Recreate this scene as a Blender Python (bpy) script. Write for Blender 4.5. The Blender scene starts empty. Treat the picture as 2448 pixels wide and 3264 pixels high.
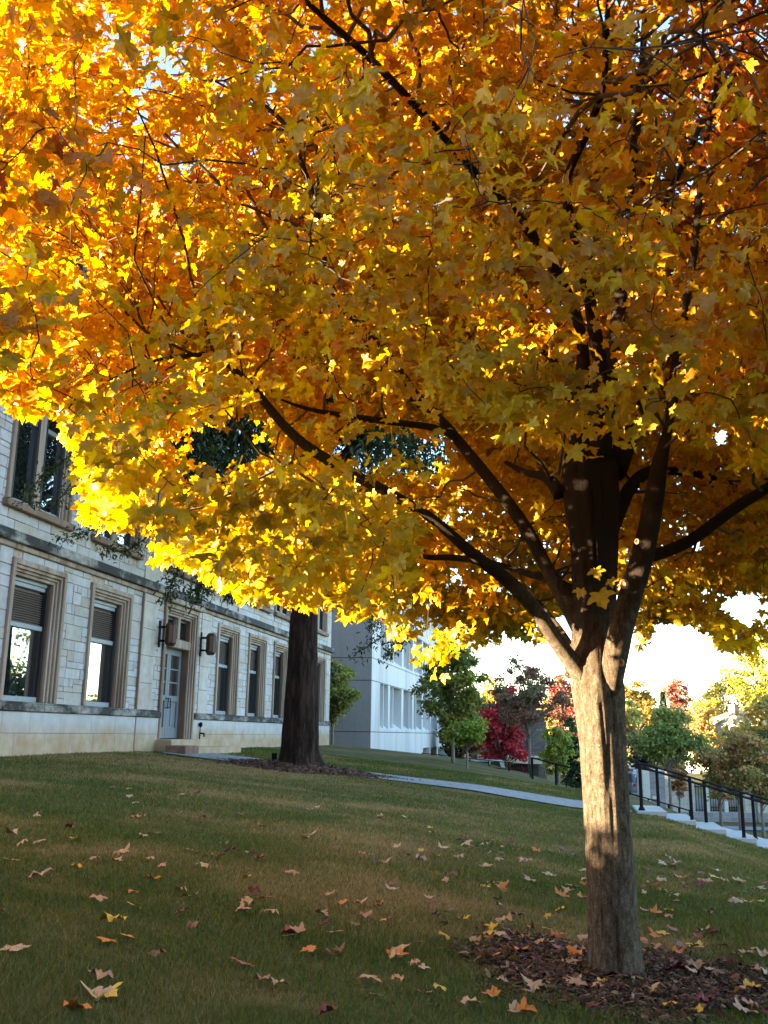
import bpy, bmesh, math, random
import numpy as np
from mathutils import Vector, Matrix

R = math.radians
rng = np.random.default_rng(7)
random.seed(7)

# ------------------------------------------------------------------ camera, sky, sun, exposure
SCN = bpy.context.scene
COL = SCN.collection
EYE = np.array([0.0, 0.0, 1.5])
PITCH, ROLL, FPX = R(13.3), R(0.84), 2992.0
SUN_AZ, SUN_EL = R(258), R(9.5)          # azimuth clockwise from +Y

f_ = np.array([0, math.cos(PITCH), math.sin(PITCH)])
r0 = np.array([1.0, 0, 0]); u0 = np.cross(r0, f_)
CR, CU = math.cos(ROLL) * r0 + math.sin(ROLL) * u0, math.cos(ROLL) * u0 - math.sin(ROLL) * r0
cam = bpy.data.cameras.new("camera"); cam_ob = bpy.data.objects.new("camera", cam); COL.objects.link(cam_ob)
cam.sensor_fit = 'VERTICAL'; cam.sensor_height = 36.0; cam.lens = 36.0 * FPX / 3264.0
cam.clip_end = 3000
M = Matrix(((CR[0], CU[0], -f_[0], EYE[0]), (CR[1], CU[1], -f_[1], EYE[1]), (CR[2], CU[2], -f_[2], EYE[2]), (0, 0, 0, 1)))
cam_ob.matrix_world = M
SCN.camera = cam_ob

world = bpy.data.worlds.new("World"); SCN.world = world; world.use_nodes = True
wn = world.node_tree.nodes; wl = world.node_tree.links
bg = wn['Background']
sky = wn.new('ShaderNodeTexSky'); sky.sky_type = 'NISHITA'; sky.sun_disc = False
sky.sun_elevation = SUN_EL; sky.sun_rotation = SUN_AZ
sky.air_density = 1.0; sky.dust_density = 0.4; sky.ozone_density = 1.6
wl.new(sky.outputs[0], bg.inputs[0]); bg.inputs[1].default_value = 0.072
sun = bpy.data.lights.new("sun", 'SUN'); sun.energy = 5.0; sun.angle = R(0.5); sun.color = (1.0, 0.76, 0.44)
sun_ob = bpy.data.objects.new("sun", sun); COL.objects.link(sun_ob)
SDIR = Vector((math.sin(SUN_AZ) * math.cos(SUN_EL), math.cos(SUN_AZ) * math.cos(SUN_EL), math.sin(SUN_EL)))
sun_ob.rotation_euler = SDIR.to_track_quat('Z', 'Y').to_euler()
sun_ob.location = (0, 0, 40)
SCN.view_settings.view_transform = 'Standard'; SCN.view_settings.look = 'None'
SCN.view_settings.exposure = 3.95; SCN.view_settings.gamma = 1.0
SCN.cycles.max_bounces = 8; SCN.cycles.transmission_bounces = 6; SCN.cycles.diffuse_bounces = 5
SCN.cycles.sample_clamp_indirect = 6.0

# ------------------------------------------------------------------ survey of the photograph -> world
def ray(px, py): return (px - 1224) / FPX * CR - (py - 1632) / FPX * CU + f_
def at(px, py, y):                       # point at distance y seen at source pixel
    d = ray(px, py); return EYE + d * (y / d[1])
def atD(x, y, dist): return at(x * 1.47559, y * 1.47559, dist)
def proj(P):                             # N x 3 -> display pixels (1659 wide)
    q = np.atleast_2d(P) - EYE; z = np.maximum(q @ f_, 1e-3)
    return (1224 + FPX * (q @ CR) / z) / 1.47559, (1632 - FPX * (q @ CU) / z) / 1.47559, q @ f_
FA = R(11.07)                            # facade runs along U, looks along N
U = np.array([math.sin(FA), math.cos(FA), 0]); N = np.array([math.cos(FA), -math.sin(FA), 0])
DOOR = np.array([-5.137, 23.5, 0.0])
def st(x, y): return (x - DOOR[0]) * U[0] + (y - DOOR[1]) * U[1], (x - DOOR[0]) * N[0] + (y - DOOR[1]) * N[1]
def wp(s, t, z=0): p = DOOR + U * s + N * t; return np.array([p[0], p[1], z])
ZT = np.array([[-60, 1.0], [0, 1.04], [7.5, 0.36], [9.6, 0.085], [10.3, 0.045], [11.2, 0.0], [14, -0.80], [17, -1.55], [22, -2.05], [45, -2.5], [400, -2.6]])
def smooth(a, b, x): k = np.clip((x - a) / (b - a), 0, 1); return k * k * (3 - 2 * k)
def ground(x, y):
    x = np.asarray(x, float); y = np.asarray(y, float)
    s, t = st(x, y)
    z = np.interp(t, ZT[:, 0], ZT[:, 1])
    k = smooth(4, 12, t)
    g = (1 - k) * 0.032 * np.maximum(0, s - 17) + k * 0.055 * np.maximum(0, s - 5)
    z = z - g - 2.3 * smooth(24, 30, s) * smooth(1.5, 5, t)
    z = np.maximum(z, -2.6)
    z = z - .22 * smooth(.3, 3.5, s) * smooth(11, 14, t) * (1 - smooth(9, 16, s))
    z = z - .14 * smooth(-1.95, -1.75, s) * (1 - smooth(.05, .2, s)) * smooth(11.0, 11.3, t) * (1 - smooth(18.2, 18.6, t))
    z = z + 0.03 * np.sin(x * 0.9 + 1.3) * np.sin(y * 0.7 + .4) * np.exp(-((y - 8) / 14) ** 2)
    d = np.hypot(x, y)
    return z + 0.035 * np.maximum(0, d - 150)
def hit(px, py, y0=3.0, y1=260):
    ys = np.arange(y0, y1, 0.05); d = ray(px, py); P = EYE + d[None, :] * (ys / d[1])[:, None]
    below = np.nonzero(P[:, 2] <= ground(P[:, 0], P[:, 1]))[0]
    i = below[0] if len(below) else len(ys) - 1
    p = P[i].copy(); p[2] = float(ground(p[0], p[1])); return p

def hash2(ix, iy, sd=0):
    h = (ix * 374761393 + iy * 668265263 + sd * 974634777) & 0xffffffff
    h = ((h ^ (h >> 13)) * 1274126177) & 0xffffffff
    return ((h ^ (h >> 16)) & 0xffff) / 65535.0
def vnoise(x, y, sd=0):
    x = np.asarray(x, float); y = np.asarray(y, float)
    ix = np.floor(x).astype(np.int64); iy = np.floor(y).astype(np.int64); fx = x - ix; fy = y - iy
    fx = fx * fx * (3 - 2 * fx); fy = fy * fy * (3 - 2 * fy)
    a = hash2(ix, iy, sd); b = hash2(ix + 1, iy, sd); c = hash2(ix, iy + 1, sd); d = hash2(ix + 1, iy + 1, sd)
    return (a * (1 - fx) + b * fx) * (1 - fy) + (c * (1 - fx) + d * fx) * fy

# ------------------------------------------------------------------ object helpers
def tag(o, label=None, cat=None, group=None, kind=None):
    if label: o['label'] = label
    if cat: o['category'] = cat
    if group: o['group'] = group
    if kind: o['kind'] = kind
    return o
def thing(name, loc, label, cat, group=None, rz=0.0):
    o = bpy.data.objects.new(name, None); COL.objects.link(o); o.location = [float(v) for v in loc]; o.rotation_euler = (0, 0, rz)
    o.empty_display_size = .2
    return tag(o, label, cat, group)
def copy_tree(o, parent=None):
    c = o.copy(); COL.objects.link(c)
    if parent: c.parent = parent
    for ch in list(o.children): copy_tree(ch, c)
    return c

class MB:
    def __init__(s): s.v = []; s.f = []; s.m = []; s.c = []; s.mi = 0; s.col = (1, 1, 1, 1)
    def add(s, vs, fs):
        b = len(s.v); s.v += [tuple(float(q) for q in v) for v in vs]; s.c += [s.col] * len(vs)
        s.f += [tuple(b + i for i in f) for f in fs]; s.m += [s.mi] * len(fs); return s
    def box(s, x0, x1, y0, y1, z0, z1):
        return s.add([(x0, y0, z0), (x1, y0, z0), (x1, y1, z0), (x0, y1, z0), (x0, y0, z1), (x1, y0, z1), (x1, y1, z1), (x0, y1, z1)],
                     [(0, 3, 2, 1), (4, 5, 6, 7), (0, 1, 5, 4), (1, 2, 6, 5), (2, 3, 7, 6), (3, 0, 4, 7)])
    def bbox(s, x0, x1, y0, y1, z0, z1, b=0.01):     # box with bevelled edges (octagonal section rings)
        b = min(b, (x1 - x0) * .45, (y1 - y0) * .45, (z1 - z0) * .45)
        vs = []
        for z, i in ((z0, b), (z0 + b, 0), (z1 - b, 0), (z1, b)):
            a0, a1, c0, c1 = x0 + i, x1 - i, y0 + i, y1 - i
            vs += [(a0 + b, c0, z), (a1 - b, c0, z), (a1, c0 + b, z), (a1, c1 - b, z), (a1 - b, c1, z), (a0 + b, c1, z), (a0, c1 - b, z), (a0, c0 + b, z)]
        fs = [tuple(range(7, -1, -1)), tuple(range(24, 32))]
        for k in range(3):
            for i in range(8):
                j = (i + 1) % 8; fs.append((k * 8 + i, k * 8 + j, k * 8 + 8 + j, k * 8 + 8 + i))
        return s.add(vs, fs)
    def prism(s, poly, y0, y1):                      # polygon in x,z extruded along y
        n = len(poly); vs = [(p[0], y0, p[1]) for p in poly] + [(p[0], y1, p[1]) for p in poly]
        fs = [tuple(range(n)), tuple(range(2 * n - 1, n - 1, -1))] + [(i, i + n, (i + 1) % n + n, (i + 1) % n) for i in range(n)]
        return s.add(vs, fs)
    def tube(s, path, rad, n=6, cap=True, wob=None):
        P = [Vector([float(q) for q in p]) for p in path]; vs = []; fs = []
        nrm = None
        for i, p in enumerate(P):
            t = (P[min(i + 1, len(P) - 1)] - P[max(i - 1, 0)]).normalized()
            if nrm is None:
                nrm = t.orthogonal().normalized()
            nrm = (nrm - t * nrm.dot(t)).normalized(); bn = t.cross(nrm)
            r = rad[i] if hasattr(rad, '__len__') else rad
            for k in range(n):
                a = 2 * math.pi * k / n; rr = r * (wob(i, k) if wob else 1)
                vs.append(p + (nrm * math.cos(a) + bn * math.sin(a)) * rr)
        for i in range(len(P) - 1):
            for k in range(n):
                j = (k + 1) % n; fs.append((i * n + k, i * n + j, (i + 1) * n + j, (i + 1) * n + k))
        if cap: fs.append(tuple(range(n - 1, -1, -1))); fs.append(tuple((len(P) - 1) * n + k for k in range(n)))
        return s.add(vs, fs)
    def lathe(s, prof, cx=0, cy=0, n=12):            # (r,z) profile about vertical axis
        vs = []; fs = []
        for r, z in prof:
            for k in range(n): a = 2 * math.pi * k / n; vs.append((cx + r * math.cos(a), cy + r * math.sin(a), z))
        for i in range(len(prof) - 1):
            for k in range(n): j = (k + 1) % n; fs.append((i * n + k, i * n + j, (i + 1) * n + j, (i + 1) * n + k))
        fs.append(tuple(range(n - 1, -1, -1))); fs.append(tuple((len(prof) - 1) * n + k for k in range(n)))
        return s.add(vs, fs)
    def build(s, name, mat, parent=None, smooth=False, attr=False):
        me = bpy.data.meshes.new(name); me.from_pydata(s.v, [], s.f)
        for m in (mat if isinstance(mat, (list, tuple)) else [mat]): me.materials.append(m)
        if any(s.m): me.polygons.foreach_set('material_index', s.m)
        if attr:
            a = me.color_attributes.new('col', 'FLOAT_COLOR', 'POINT'); a.data.foreach_set('color', np.array(s.c, float).ravel())
        if smooth: me.polygons.foreach_set('use_smooth', [True] * len(me.polygons))
        me.update()
        o = bpy.data.objects.new(name, me); COL.objects.link(o)
        if parent: o.parent = parent
        return o

def mesh_np(name, V, F, mat, parent=None, col=None, smooth=False):
    """V (n,3), F (m,k) constant-size faces, col (n,3)"""
    me = bpy.data.meshes.new(name); V = np.ascontiguousarray(V, np.float32); F = np.ascontiguousarray(F, np.int32)
    m, k = F.shape
    me.vertices.add(len(V)); me.vertices.foreach_set('co', V.ravel())
    me.loops.add(m * k); me.loops.foreach_set('vertex_index', F.ravel())
    me.polygons.add(m); me.polygons.foreach_set('loop_start', np.arange(m, dtype=np.int32) * k)
    me.update(calc_edges=True)
    if smooth: me.polygons.foreach_set('use_smooth', np.ones(m, bool))
    if col is not None:
        a = me.color_attributes.new('col', 'FLOAT_COLOR', 'POINT')
        c = np.ones((len(V), 4), np.float32); c[:, :3] = col; a.data.foreach_set('color', c.ravel())
    me.materials.append(mat)
    o = bpy.data.objects.new(name, me); COL.objects.link(o)
    if parent: o.parent = parent
    return o

# ------------------------------------------------------------------ materials
def newmat(name):
    m = bpy.data.materials.new(name); m.use_nodes = True
    nt = m.node_tree; return m, nt.nodes, nt.links, nt.nodes['Principled BSDF']
def ramp(n, stops):
    r = n.new('ShaderNodeValToRGB'); e = r.color_ramp.elements
    while len(e) < len(stops): e.new(0.5)
    for q, (p, c) in zip(e, stops): q.position = p; q.color = (*c, 1)
    return r
def coords(n, l, scale=(1, 1, 1), kind='Object'):
    t = n.new('ShaderNodeTexCoord'); mp = n.new('ShaderNodeMapping'); mp.inputs['Scale'].default_value = scale
    l.new(t.outputs[kind], mp.inputs[0]); return mp
def noise(n, l, vec, scale, detail=4, rough=.6):
    t = n.new('ShaderNodeTexNoise'); t.inputs['Scale'].default_value = scale; t.inputs['Detail'].default_value = detail
    t.inputs['Roughness'].default_value = rough; l.new(vec.outputs[0], t.inputs['Vector']); return t
def mixc(n, l, fac, a, b, mode='MIX'):
    m = n.new('ShaderNodeMix'); m.data_type = 'RGBA'; m.blend_type = mode
    for s, v in ((m.inputs[0], fac), (m.inputs[6], a), (m.inputs[7], b)):
        if hasattr(v, 'outputs') or hasattr(v, 'is_output'): l.new(v if hasattr(v, 'is_output') else v.outputs[0], s)
        elif isinstance(v, tuple): s.default_value = (*v, 1)
        else: s.default_value = v
    return m
def bump(n, l, b, h, strength=.3, dist=.02):
    q = n.new('ShaderNodeBump'); q.inputs['Strength'].default_value = strength; q.inputs['Distance'].default_value = dist
    l.new(h, q.inputs['Height']); l.new(q.outputs[0], b.inputs['Normal'])
def plain(name, c, rough=.6, metal=0, var=.25, scale=6, bmp=.1, dist=.01, stretch=(1, 1, 1)):
    m, n, l, b = newmat(name); vec = coords(n, l, stretch); t = noise(n, l, vec, scale)
    r = ramp(n, [(0.3, tuple(v * (1 - var) for v in c)), (0.7, tuple(min(1, v * (1 + var)) for v in c))])
    l.new(t.outputs[0], r.inputs[0]); l.new(r.outputs[0], b.inputs['Base Color'])
    b.inputs['Roughness'].default_value = rough; b.inputs['Metallic'].default_value = metal
    if c[0] < .012: b.inputs['Specular IOR Level'].default_value = .12
    if bmp:
        t2 = noise(n, l, vec, scale * 8, 3); bump(n, l, b, t2.outputs[0], bmp, dist)
    return m
def leafmat(name, trans=.5, gloss=.03, tint=1.15):
    m, n, l, b = newmat(name); n.remove(b); out = n['Material Output']
    a = n.new('ShaderNodeAttribute'); a.attribute_name = 'col'
    vec = coords(n, l); nz = noise(n, l, vec, 45, 2); rp = ramp(n, [(.3, (.78, .78, .78)), (.7, (1.1, 1.1, 1.1))]); l.new(nz.outputs[0], rp.inputs[0])
    c = mixc(n, l, 1.0, a, rp, 'MULTIPLY')
    d = n.new('ShaderNodeBsdfDiffuse'); t = n.new('ShaderNodeBsdfTranslucent'); g = n.new('ShaderNodeBsdfGlossy')
    g.inputs['Roughness'].default_value = .35
    hs = n.new('ShaderNodeHueSaturation'); hs.inputs['Saturation'].default_value = 1.1; hs.inputs['Value'].default_value = tint
    l.new(c.outputs[2], d.inputs[0]); l.new(c.outputs[2], hs.inputs['Color']); l.new(hs.outputs[0], t.inputs[0])
    x = n.new('ShaderNodeMixShader'); x.inputs[0].default_value = trans; l.new(d.outputs[0], x.inputs[1]); l.new(t.outputs[0], x.inputs[2])
    y = n.new('ShaderNodeMixShader'); y.inputs[0].default_value = gloss; l.new(x.outputs[0], y.inputs[1]); l.new(g.outputs[0], y.inputs[2])
    l.new(y.outputs[0], out.inputs[0]); return m

def stone_mat(name, stain=0.0):
    m, n, l, b = newmat(name); vec = coords(n, l); a = n.new('ShaderNodeAttribute'); a.attribute_name = 'col'
    t = noise(n, l, vec, 5, 6, .65); r = ramp(n, [(.3, (.78, .77, .75)), (.7, (1.08, 1.08, 1.08))]); l.new(t.outputs[0], r.inputs[0])
    c = mixc(n, l, 1.0, a, r, 'MULTIPLY')
    vs = coords(n, l, (1.2, 1.2, .12)); t3 = noise(n, l, vs, 1.6, 5, .7)
    r3 = ramp(n, [(.50, (0, 0, 0)), (.72, (1, 1, 1))]); l.new(t3.outputs[0], r3.inputs[0])
    mu = n.new('ShaderNodeMath'); mu.operation = 'MULTIPLY'; mu.inputs[1].default_value = .5; l.new(r3.outputs[0], mu.inputs[0])
    c2 = mixc(n, l, mu, c.outputs[2], (.30, .25, .18))
    l.new(c2.outputs[2], b.inputs['Base Color']); b.inputs['Roughness'].default_value = .85
    t2 = noise(n, l, vec, 40, 4); bump(n, l, b, t2.outputs[0], .35, .008); return m
def basestone_mat():
    m, n, l, b = newmat('base_stone'); vec = coords(n, l); t = noise(n, l, vec, 3, 6, .65)
    r = ramp(n, [(.3, (.36, .36, .37)), (.7, (.49, .49, .51))]); l.new(t.outputs[0], r.inputs[0])
    sx = n.new('ShaderNodeSeparateXYZ'); l.new(vec.outputs[0], sx.inputs[0])
    vs = coords(n, l, (.9, 1, .35)); t3 = noise(n, l, vs, .9, 5, .65)
    mr = n.new('ShaderNodeMapRange'); mr.inputs['From Min'].default_value = 1.75; mr.inputs['From Max'].default_value = 1.02; l.new(sx.outputs[2], mr.inputs[0])
    mu = n.new('ShaderNodeMath'); mu.operation = 'MULTIPLY'; l.new(mr.outputs[0], mu.inputs[0]); l.new(t3.outputs[0], mu.inputs[1])
    rr = ramp(n, [(.03, (0, 0, 0)), (.30, (1, 1, 1))]); l.new(mu.outputs[0], rr.inputs[0])
    rc = ramp(n, [(.35, (.34, .22, .12)), (.7, (.42, .34, .25))]); l.new(t.outputs[0], rc.inputs[0])
    c = mixc(n, l, rr, r, rc); l.new(c.outputs[2], b.inputs['Base Color']); b.inputs['Roughness'].default_value = .8
    t2 = noise(n, l, vec, 30, 3); bump(n, l, b, t2.outputs[0], .2, .006); return m
def streak_mat(name, base, dark, lo=.42, hi=.62, scale=1.2, st_=(1, 1, .18), rough=.85, fine=60):
    m, n, l, b = newmat(name); vec = coords(n, l, st_); t = noise(n, l, vec, scale, 7, .7)
    r = ramp(n, [(lo, base), (hi, dark)]); l.new(t.outputs[0], r.inputs[0])
    v2 = coords(n, l); t2 = noise(n, l, v2, fine, 3); r2 = ramp(n, [(.3, (.82, .82, .82)), (.7, (1.08, 1.08, 1.08))]); l.new(t2.outputs[0], r2.inputs[0])
    c = mixc(n, l, 1.0, r, r2, 'MULTIPLY'); l.new(c.outputs[2], b.inputs['Base Color']); b.inputs['Roughness'].default_value = rough
    bump(n, l, b, t2.outputs[0], .25, .006); return m
def bark_mat(name, dark, mid, light, sc=9, st_=(1, 1, .14), strength=.7, dist=.02, young=None):  # young: crown shade tone painted on the upper bark
    m, n, l, b = newmat(name); vec = coords(n, l, st_); t = noise(n, l, vec, sc, 8, .68)
    w = n.new('ShaderNodeTexVoronoi'); w.feature = 'DISTANCE_TO_EDGE'; w.inputs['Scale'].default_value = sc * 1.2
    dv = mixc(n, l, .35, vec.outputs[0], t.outputs[1]); l.new(dv.outputs[2], w.inputs['Vector'])
    r = ramp(n, [(.32, dark), (.52, mid), (.72, light)]); l.new(t.outputs[0], r.inputs[0])
    rw = ramp(n, [(.0, (.35, .33, .3)), (.12, (1, 1, 1))]); l.new(w.outputs[0], rw.inputs[0])
    c = mixc(n, l, .8, r, rw, 'MULTIPLY')
    v2 = coords(n, l); t4 = noise(n, l, v2, 90, 4, .7); r4 = ramp(n, [(.32, (.5, .5, .5)), (.68, (1.45, 1.45, 1.45))]); l.new(t4.outputs[0], r4.inputs[0])
    c2 = mixc(n, l, 1.0, c, r4, 'MULTIPLY') if False else mixc(n, l, 1.0, c.outputs[2], r4, 'MULTIPLY')
    if young:                                  # paints crown shade into the bark colour, darker above the fork
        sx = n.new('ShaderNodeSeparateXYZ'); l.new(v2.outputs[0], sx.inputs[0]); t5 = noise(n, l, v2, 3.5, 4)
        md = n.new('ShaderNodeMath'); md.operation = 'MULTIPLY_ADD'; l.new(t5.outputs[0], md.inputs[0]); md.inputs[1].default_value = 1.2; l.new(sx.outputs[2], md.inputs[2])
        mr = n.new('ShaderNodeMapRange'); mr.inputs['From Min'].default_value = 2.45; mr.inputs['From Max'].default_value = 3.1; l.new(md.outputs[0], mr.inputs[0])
        ry = ramp(n, [(.3, tuple(v * .6 for v in young)), (.7, young)]); l.new(t4.outputs[0], ry.inputs[0]); c2 = mixc(n, l, mr.outputs[0], c2.outputs[2], ry)  # crown shade tone mixed over the bark colour
    l.new(c2.outputs[2], b.inputs['Base Color']); b.inputs['Roughness'].default_value = .95; b.inputs['Specular IOR Level'].default_value = .15
    ad = n.new('ShaderNodeMath'); ad.operation = 'MULTIPLY'; l.new(t.outputs[0], ad.inputs[0]); l.new(rw.outputs[0], ad.inputs[1])
    ad2 = n.new('ShaderNodeMath'); ad2.operation = 'MULTIPLY_ADD'; l.new(t4.outputs[0], ad2.inputs[0]); ad2.inputs[1].default_value = .25; l.new(ad.outputs[0], ad2.inputs[2])
    bump(n, l, b, ad2.outputs[0], strength, dist); return m
def glass_mat(name, base=(.012, .014, .016), refl=.45, tint=(.92, .96, 1.0), rough=.015):
    m, n, l, b = newmat(name); n.remove(b)
    d = n.new('ShaderNodeBsdfDiffuse'); d.inputs[0].default_value = (*base, 1); g = n.new('ShaderNodeBsdfGlossy'); g.inputs[0].default_value = (*tint, 1)
    g.inputs['Roughness'].default_value = rough
    vec = coords(n, l); t = noise(n, l, vec, 1.3, 1); q = n.new('ShaderNodeBump'); q.inputs['Strength'].default_value = .02; q.inputs['Distance'].default_value = .02
    l.new(t.outputs[0], q.inputs['Height']); l.new(q.outputs[0], g.inputs['Normal'])
    x = n.new('ShaderNodeMixShader'); x.inputs[0].default_value = refl; l.new(d.outputs[0], x.inputs[1]); l.new(g.outputs[0], x.inputs[2])
    l.new(x.outputs[0], n['Material Output'].inputs[0]); return m
def attr_mat(name, rough=.8):
    m, n, l, b = newmat(name); a = n.new('ShaderNodeAttribute'); a.attribute_name = 'col'
    vec = coords(n, l); t = noise(n, l, vec, 60, 3); r = ramp(n, [(.3, (.75, .75, .75)), (.7, (1.2, 1.2, 1.2))]); l.new(t.outputs[0], r.inputs[0])
    c = mixc(n, l, 1.0, a, r, 'MULTIPLY'); l.new(c.outputs[2], b.inputs['Base Color'])
    b.inputs['Roughness'].default_value = rough; b.inputs['Specular IOR Level'].default_value = .2; return m
def brick_mat(name, c1, c2, mortar, bw, bh, scale=1.0, msize=.012, kind='Object', rot=None, rough=.85):
    m, n, l, b = newmat(name); vec = coords(n, l, (1, 1, 1), kind)
    if rot: vec.inputs['Rotation'].default_value = rot
    t = n.new('ShaderNodeTexBrick'); l.new(vec.outputs[0], t.inputs['Vector']); t.inputs['Color1'].default_value = (*c1, 1); t.inputs['Color2'].default_value = (*c2, 1)
    t.inputs['Mortar'].default_value = (*mortar, 1); t.inputs['Scale'].default_value = scale; t.inputs['Mortar Size'].default_value = msize
    t.inputs['Brick Width'].default_value = bw; t.inputs['Row Height'].default_value = bh
    v2 = coords(n, l); t2 = noise(n, l, v2, 12, 5); r = ramp(n, [(.3, (.75, .75, .75)), (.7, (1.15, 1.15, 1.15))]); l.new(t2.outputs[0], r.inputs[0])
    c = mixc(n, l, 1.0, t, r, 'MULTIPLY'); l.new(c.outputs[2], b.inputs['Base Color']); b.inputs['Roughness'].default_value = rough
    bump(n, l, b, t.outputs['Fac'], -.3, .01); return m

MAT = dict(
    stone=stone_mat('facade_stone'), mortar=plain('mortar', (.38, .32, .255), .95, var=.3, scale=9),
    trim=streak_mat('trim_stone', (.40, .33, .27), (.20, .135, .09), .38, .62, 2.2, (1.5, 1.5, .12)),
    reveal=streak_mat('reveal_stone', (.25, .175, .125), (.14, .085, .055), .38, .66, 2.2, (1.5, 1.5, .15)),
    band=streak_mat('stained_band_stone', (.36, .34, .31), (.028, .026, .027), .36, .53, 1.1, (.9, .9, 1.6)),
    base=basestone_mat(), glass=glass_mat('window_glass', refl=.5), dglass=glass_mat('dark_glass', refl=.30),
    slat=plain('blind_slats', (.16, .12, .10), .6, var=.15), fgrey=plain('grey_painted_metal', (.24, .27, .30), .45, var=.08),
    fdark=plain('dark_metal_frame', (.02, .021, .023), .5, var=.1), door=plain('grey_blue_door_paint', (.14, .165, .195), .45, var=.12, scale=3),
    iron=plain('black_iron', (.009, .009, .010), .75, var=.2, metal=.0), rust=plain('rusted_copper', (.045, .019, .014), .55, var=.4, scale=14, metal=.2),
    lamp_panel=glass_mat('lantern_panel', (.03, .02, .017), .08, (.9, .9, .9), .3),
    conc=streak_mat('pale_concrete', (.64, .645, .65), (.45, .445, .43), .45, .70, .8, (1, 1, .12), fine=25),
    conc_side=streak_mat('shaded_concrete', (.25, .245, .245), (.20, .195, .19), .40, .7, .5, (1, 1, .3), fine=18),  # darker copy of the pale concrete, the end wall's shade painted in
    cpane=plain('tinted_window', (.045, .045, .048), .25, var=.1), gap=plain('joint_gap', (.03, .03, .03), .9),
    walk=plain('pale_sidewalk_concrete', (.37, .37, .365), .85, var=.12, scale=3), riser=plain('granite_riser', (.20, .17, .16), .8, var=.3, scale=20),
    road=plain('asphalt', (.055, .055, .058), .9, var=.25, scale=8), white=plain('white_paint', (.50, .50, .50), .6, var=.05),
    maple=leafmat('maple_leaf', .55, .025), tree=leafmat('tree_leaf', .4, .03, 1.05), oakleaf=leafmat('oak_leaf', .25, .03),
    bark=bark_mat('maple_bark', (.062, .044, .032), (.195, .150, .114), (.37, .31, .255), 34, (1, 1, .36), 1.0, .022, (.042, .030, .024)),  # last tone is the crown shade painted on the upper wood
    limb=bark_mat('maple_limb_bark', (.013, .009, .007), (.028, .020, .016), (.060, .045, .037), 14, (1, 1, .3), .5, .01),
    oakbark=bark_mat('oak_bark', (.016, .009, .007), (.040, .024, .018), (.072, .046, .036), 7, (1, 1, .16), 1.0, .05),
    twig=plain('twig_bark', (.045, .032, .025), .9, var=.3, scale=20), gbark=plain('grey_young_bark', (.17, .15, .13), .9, var=.3, scale=14, stretch=(1, 1, .2)),
    scar=plain('pruning_scar_wood', (.34, .20, .12), .9, var=.3, scale=30), chip=attr_mat('wood_chips', .9), grass=leafmat('grass_blade', .3, .02, 1.0),
    roof=brick_mat('shingle_roof', (.17, .18, .12), (.14, .15, .10), (.14, .14, .10), .35, .16), chim=brick_mat('chimney_brick', (.42, .16, .09), (.35, .13, .08), (.4, .35, .3), .22, .075),
    greystone=brick_mat('grey_wall_stone', (.26, .26, .28), (.19, .185, .20), (.30, .29, .28), .55, .22, msize=.012, rot=(R(90), 0, 0)),
    block=brick_mat('pale_wall_block', (.46, .43, .38), (.43, .40, .36), (.30, .28, .25), 1.0, .42, msize=.012, rot=(R(90), 0, 0)),
    cap=plain('cap_stone', (.52, .50, .46), .8, var=.1), wood=plain('brown_wood_siding', (.16, .065, .035), .7, var=.4, scale=6, stretch=(8, 8, .3)),
    rubble=brick_mat('dark_rubble_stone', (.16, .125, .11), (.085, .07, .065), (.06, .05, .05), .4, .13, rot=(R(90), 0, 0)),
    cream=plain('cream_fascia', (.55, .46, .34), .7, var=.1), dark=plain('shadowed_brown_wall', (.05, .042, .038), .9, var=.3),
)
def ground_mat():
    m, n, l, b = newmat('lawn_soil'); vec = coords(n, l)
    t = noise(n, l, vec, .35, 6, .6); t2 = noise(n, l, vec, 22, 5, .7); t3 = noise(n, l, vec, 2.2, 4, .6)
    r = ramp(n, [(.36, (.045, .062, .018)), (.52, (.075, .080, .026)), (.70, (.14, .108, .050))])
    a = n.new('ShaderNodeMath'); a.operation = 'MULTIPLY_ADD'; l.new(t3.outputs[0], a.inputs[0]); a.inputs[1].default_value = .5; l.new(t.outputs[0], a.inputs[2])
    sb = n.new('ShaderNodeMath'); sb.operation = 'SUBTRACT'; l.new(a.outputs[0], sb.inputs[0]); sb.inputs[1].default_value = .25
    l.new(sb.outputs[0], r.inputs[0])
    r2 = ramp(n, [(.3, (.6, .6, .6)), (.7, (1.35, 1.35, 1.3))]); l.new(t2.outputs[0], r2.inputs[0])
    c = mixc(n, l, 1.0, r, r2, 'MULTIPLY')
    at_ = n.new('ShaderNodeAttribute'); at_.attribute_name = 'dry'
    c2 = mixc(n, l, at_.outputs['Fac'], c.outputs[2], (.19, .115, .06))
    l.new(c2.outputs[2], b.inputs['Base Color']); b.inputs['Roughness'].default_value = 1; b.inputs['Specular IOR Level'].default_value = .1
    bump(n, l, b, t2.outputs[0], .8, .04); return m
MAT['ground'] = ground_mat()
MAT['paver'] = brick_mat('grey_pavers', (.225, .225, .235), (.19, .19, .20), (.11, .105, .10), .62, .62, msize=.012)

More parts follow.
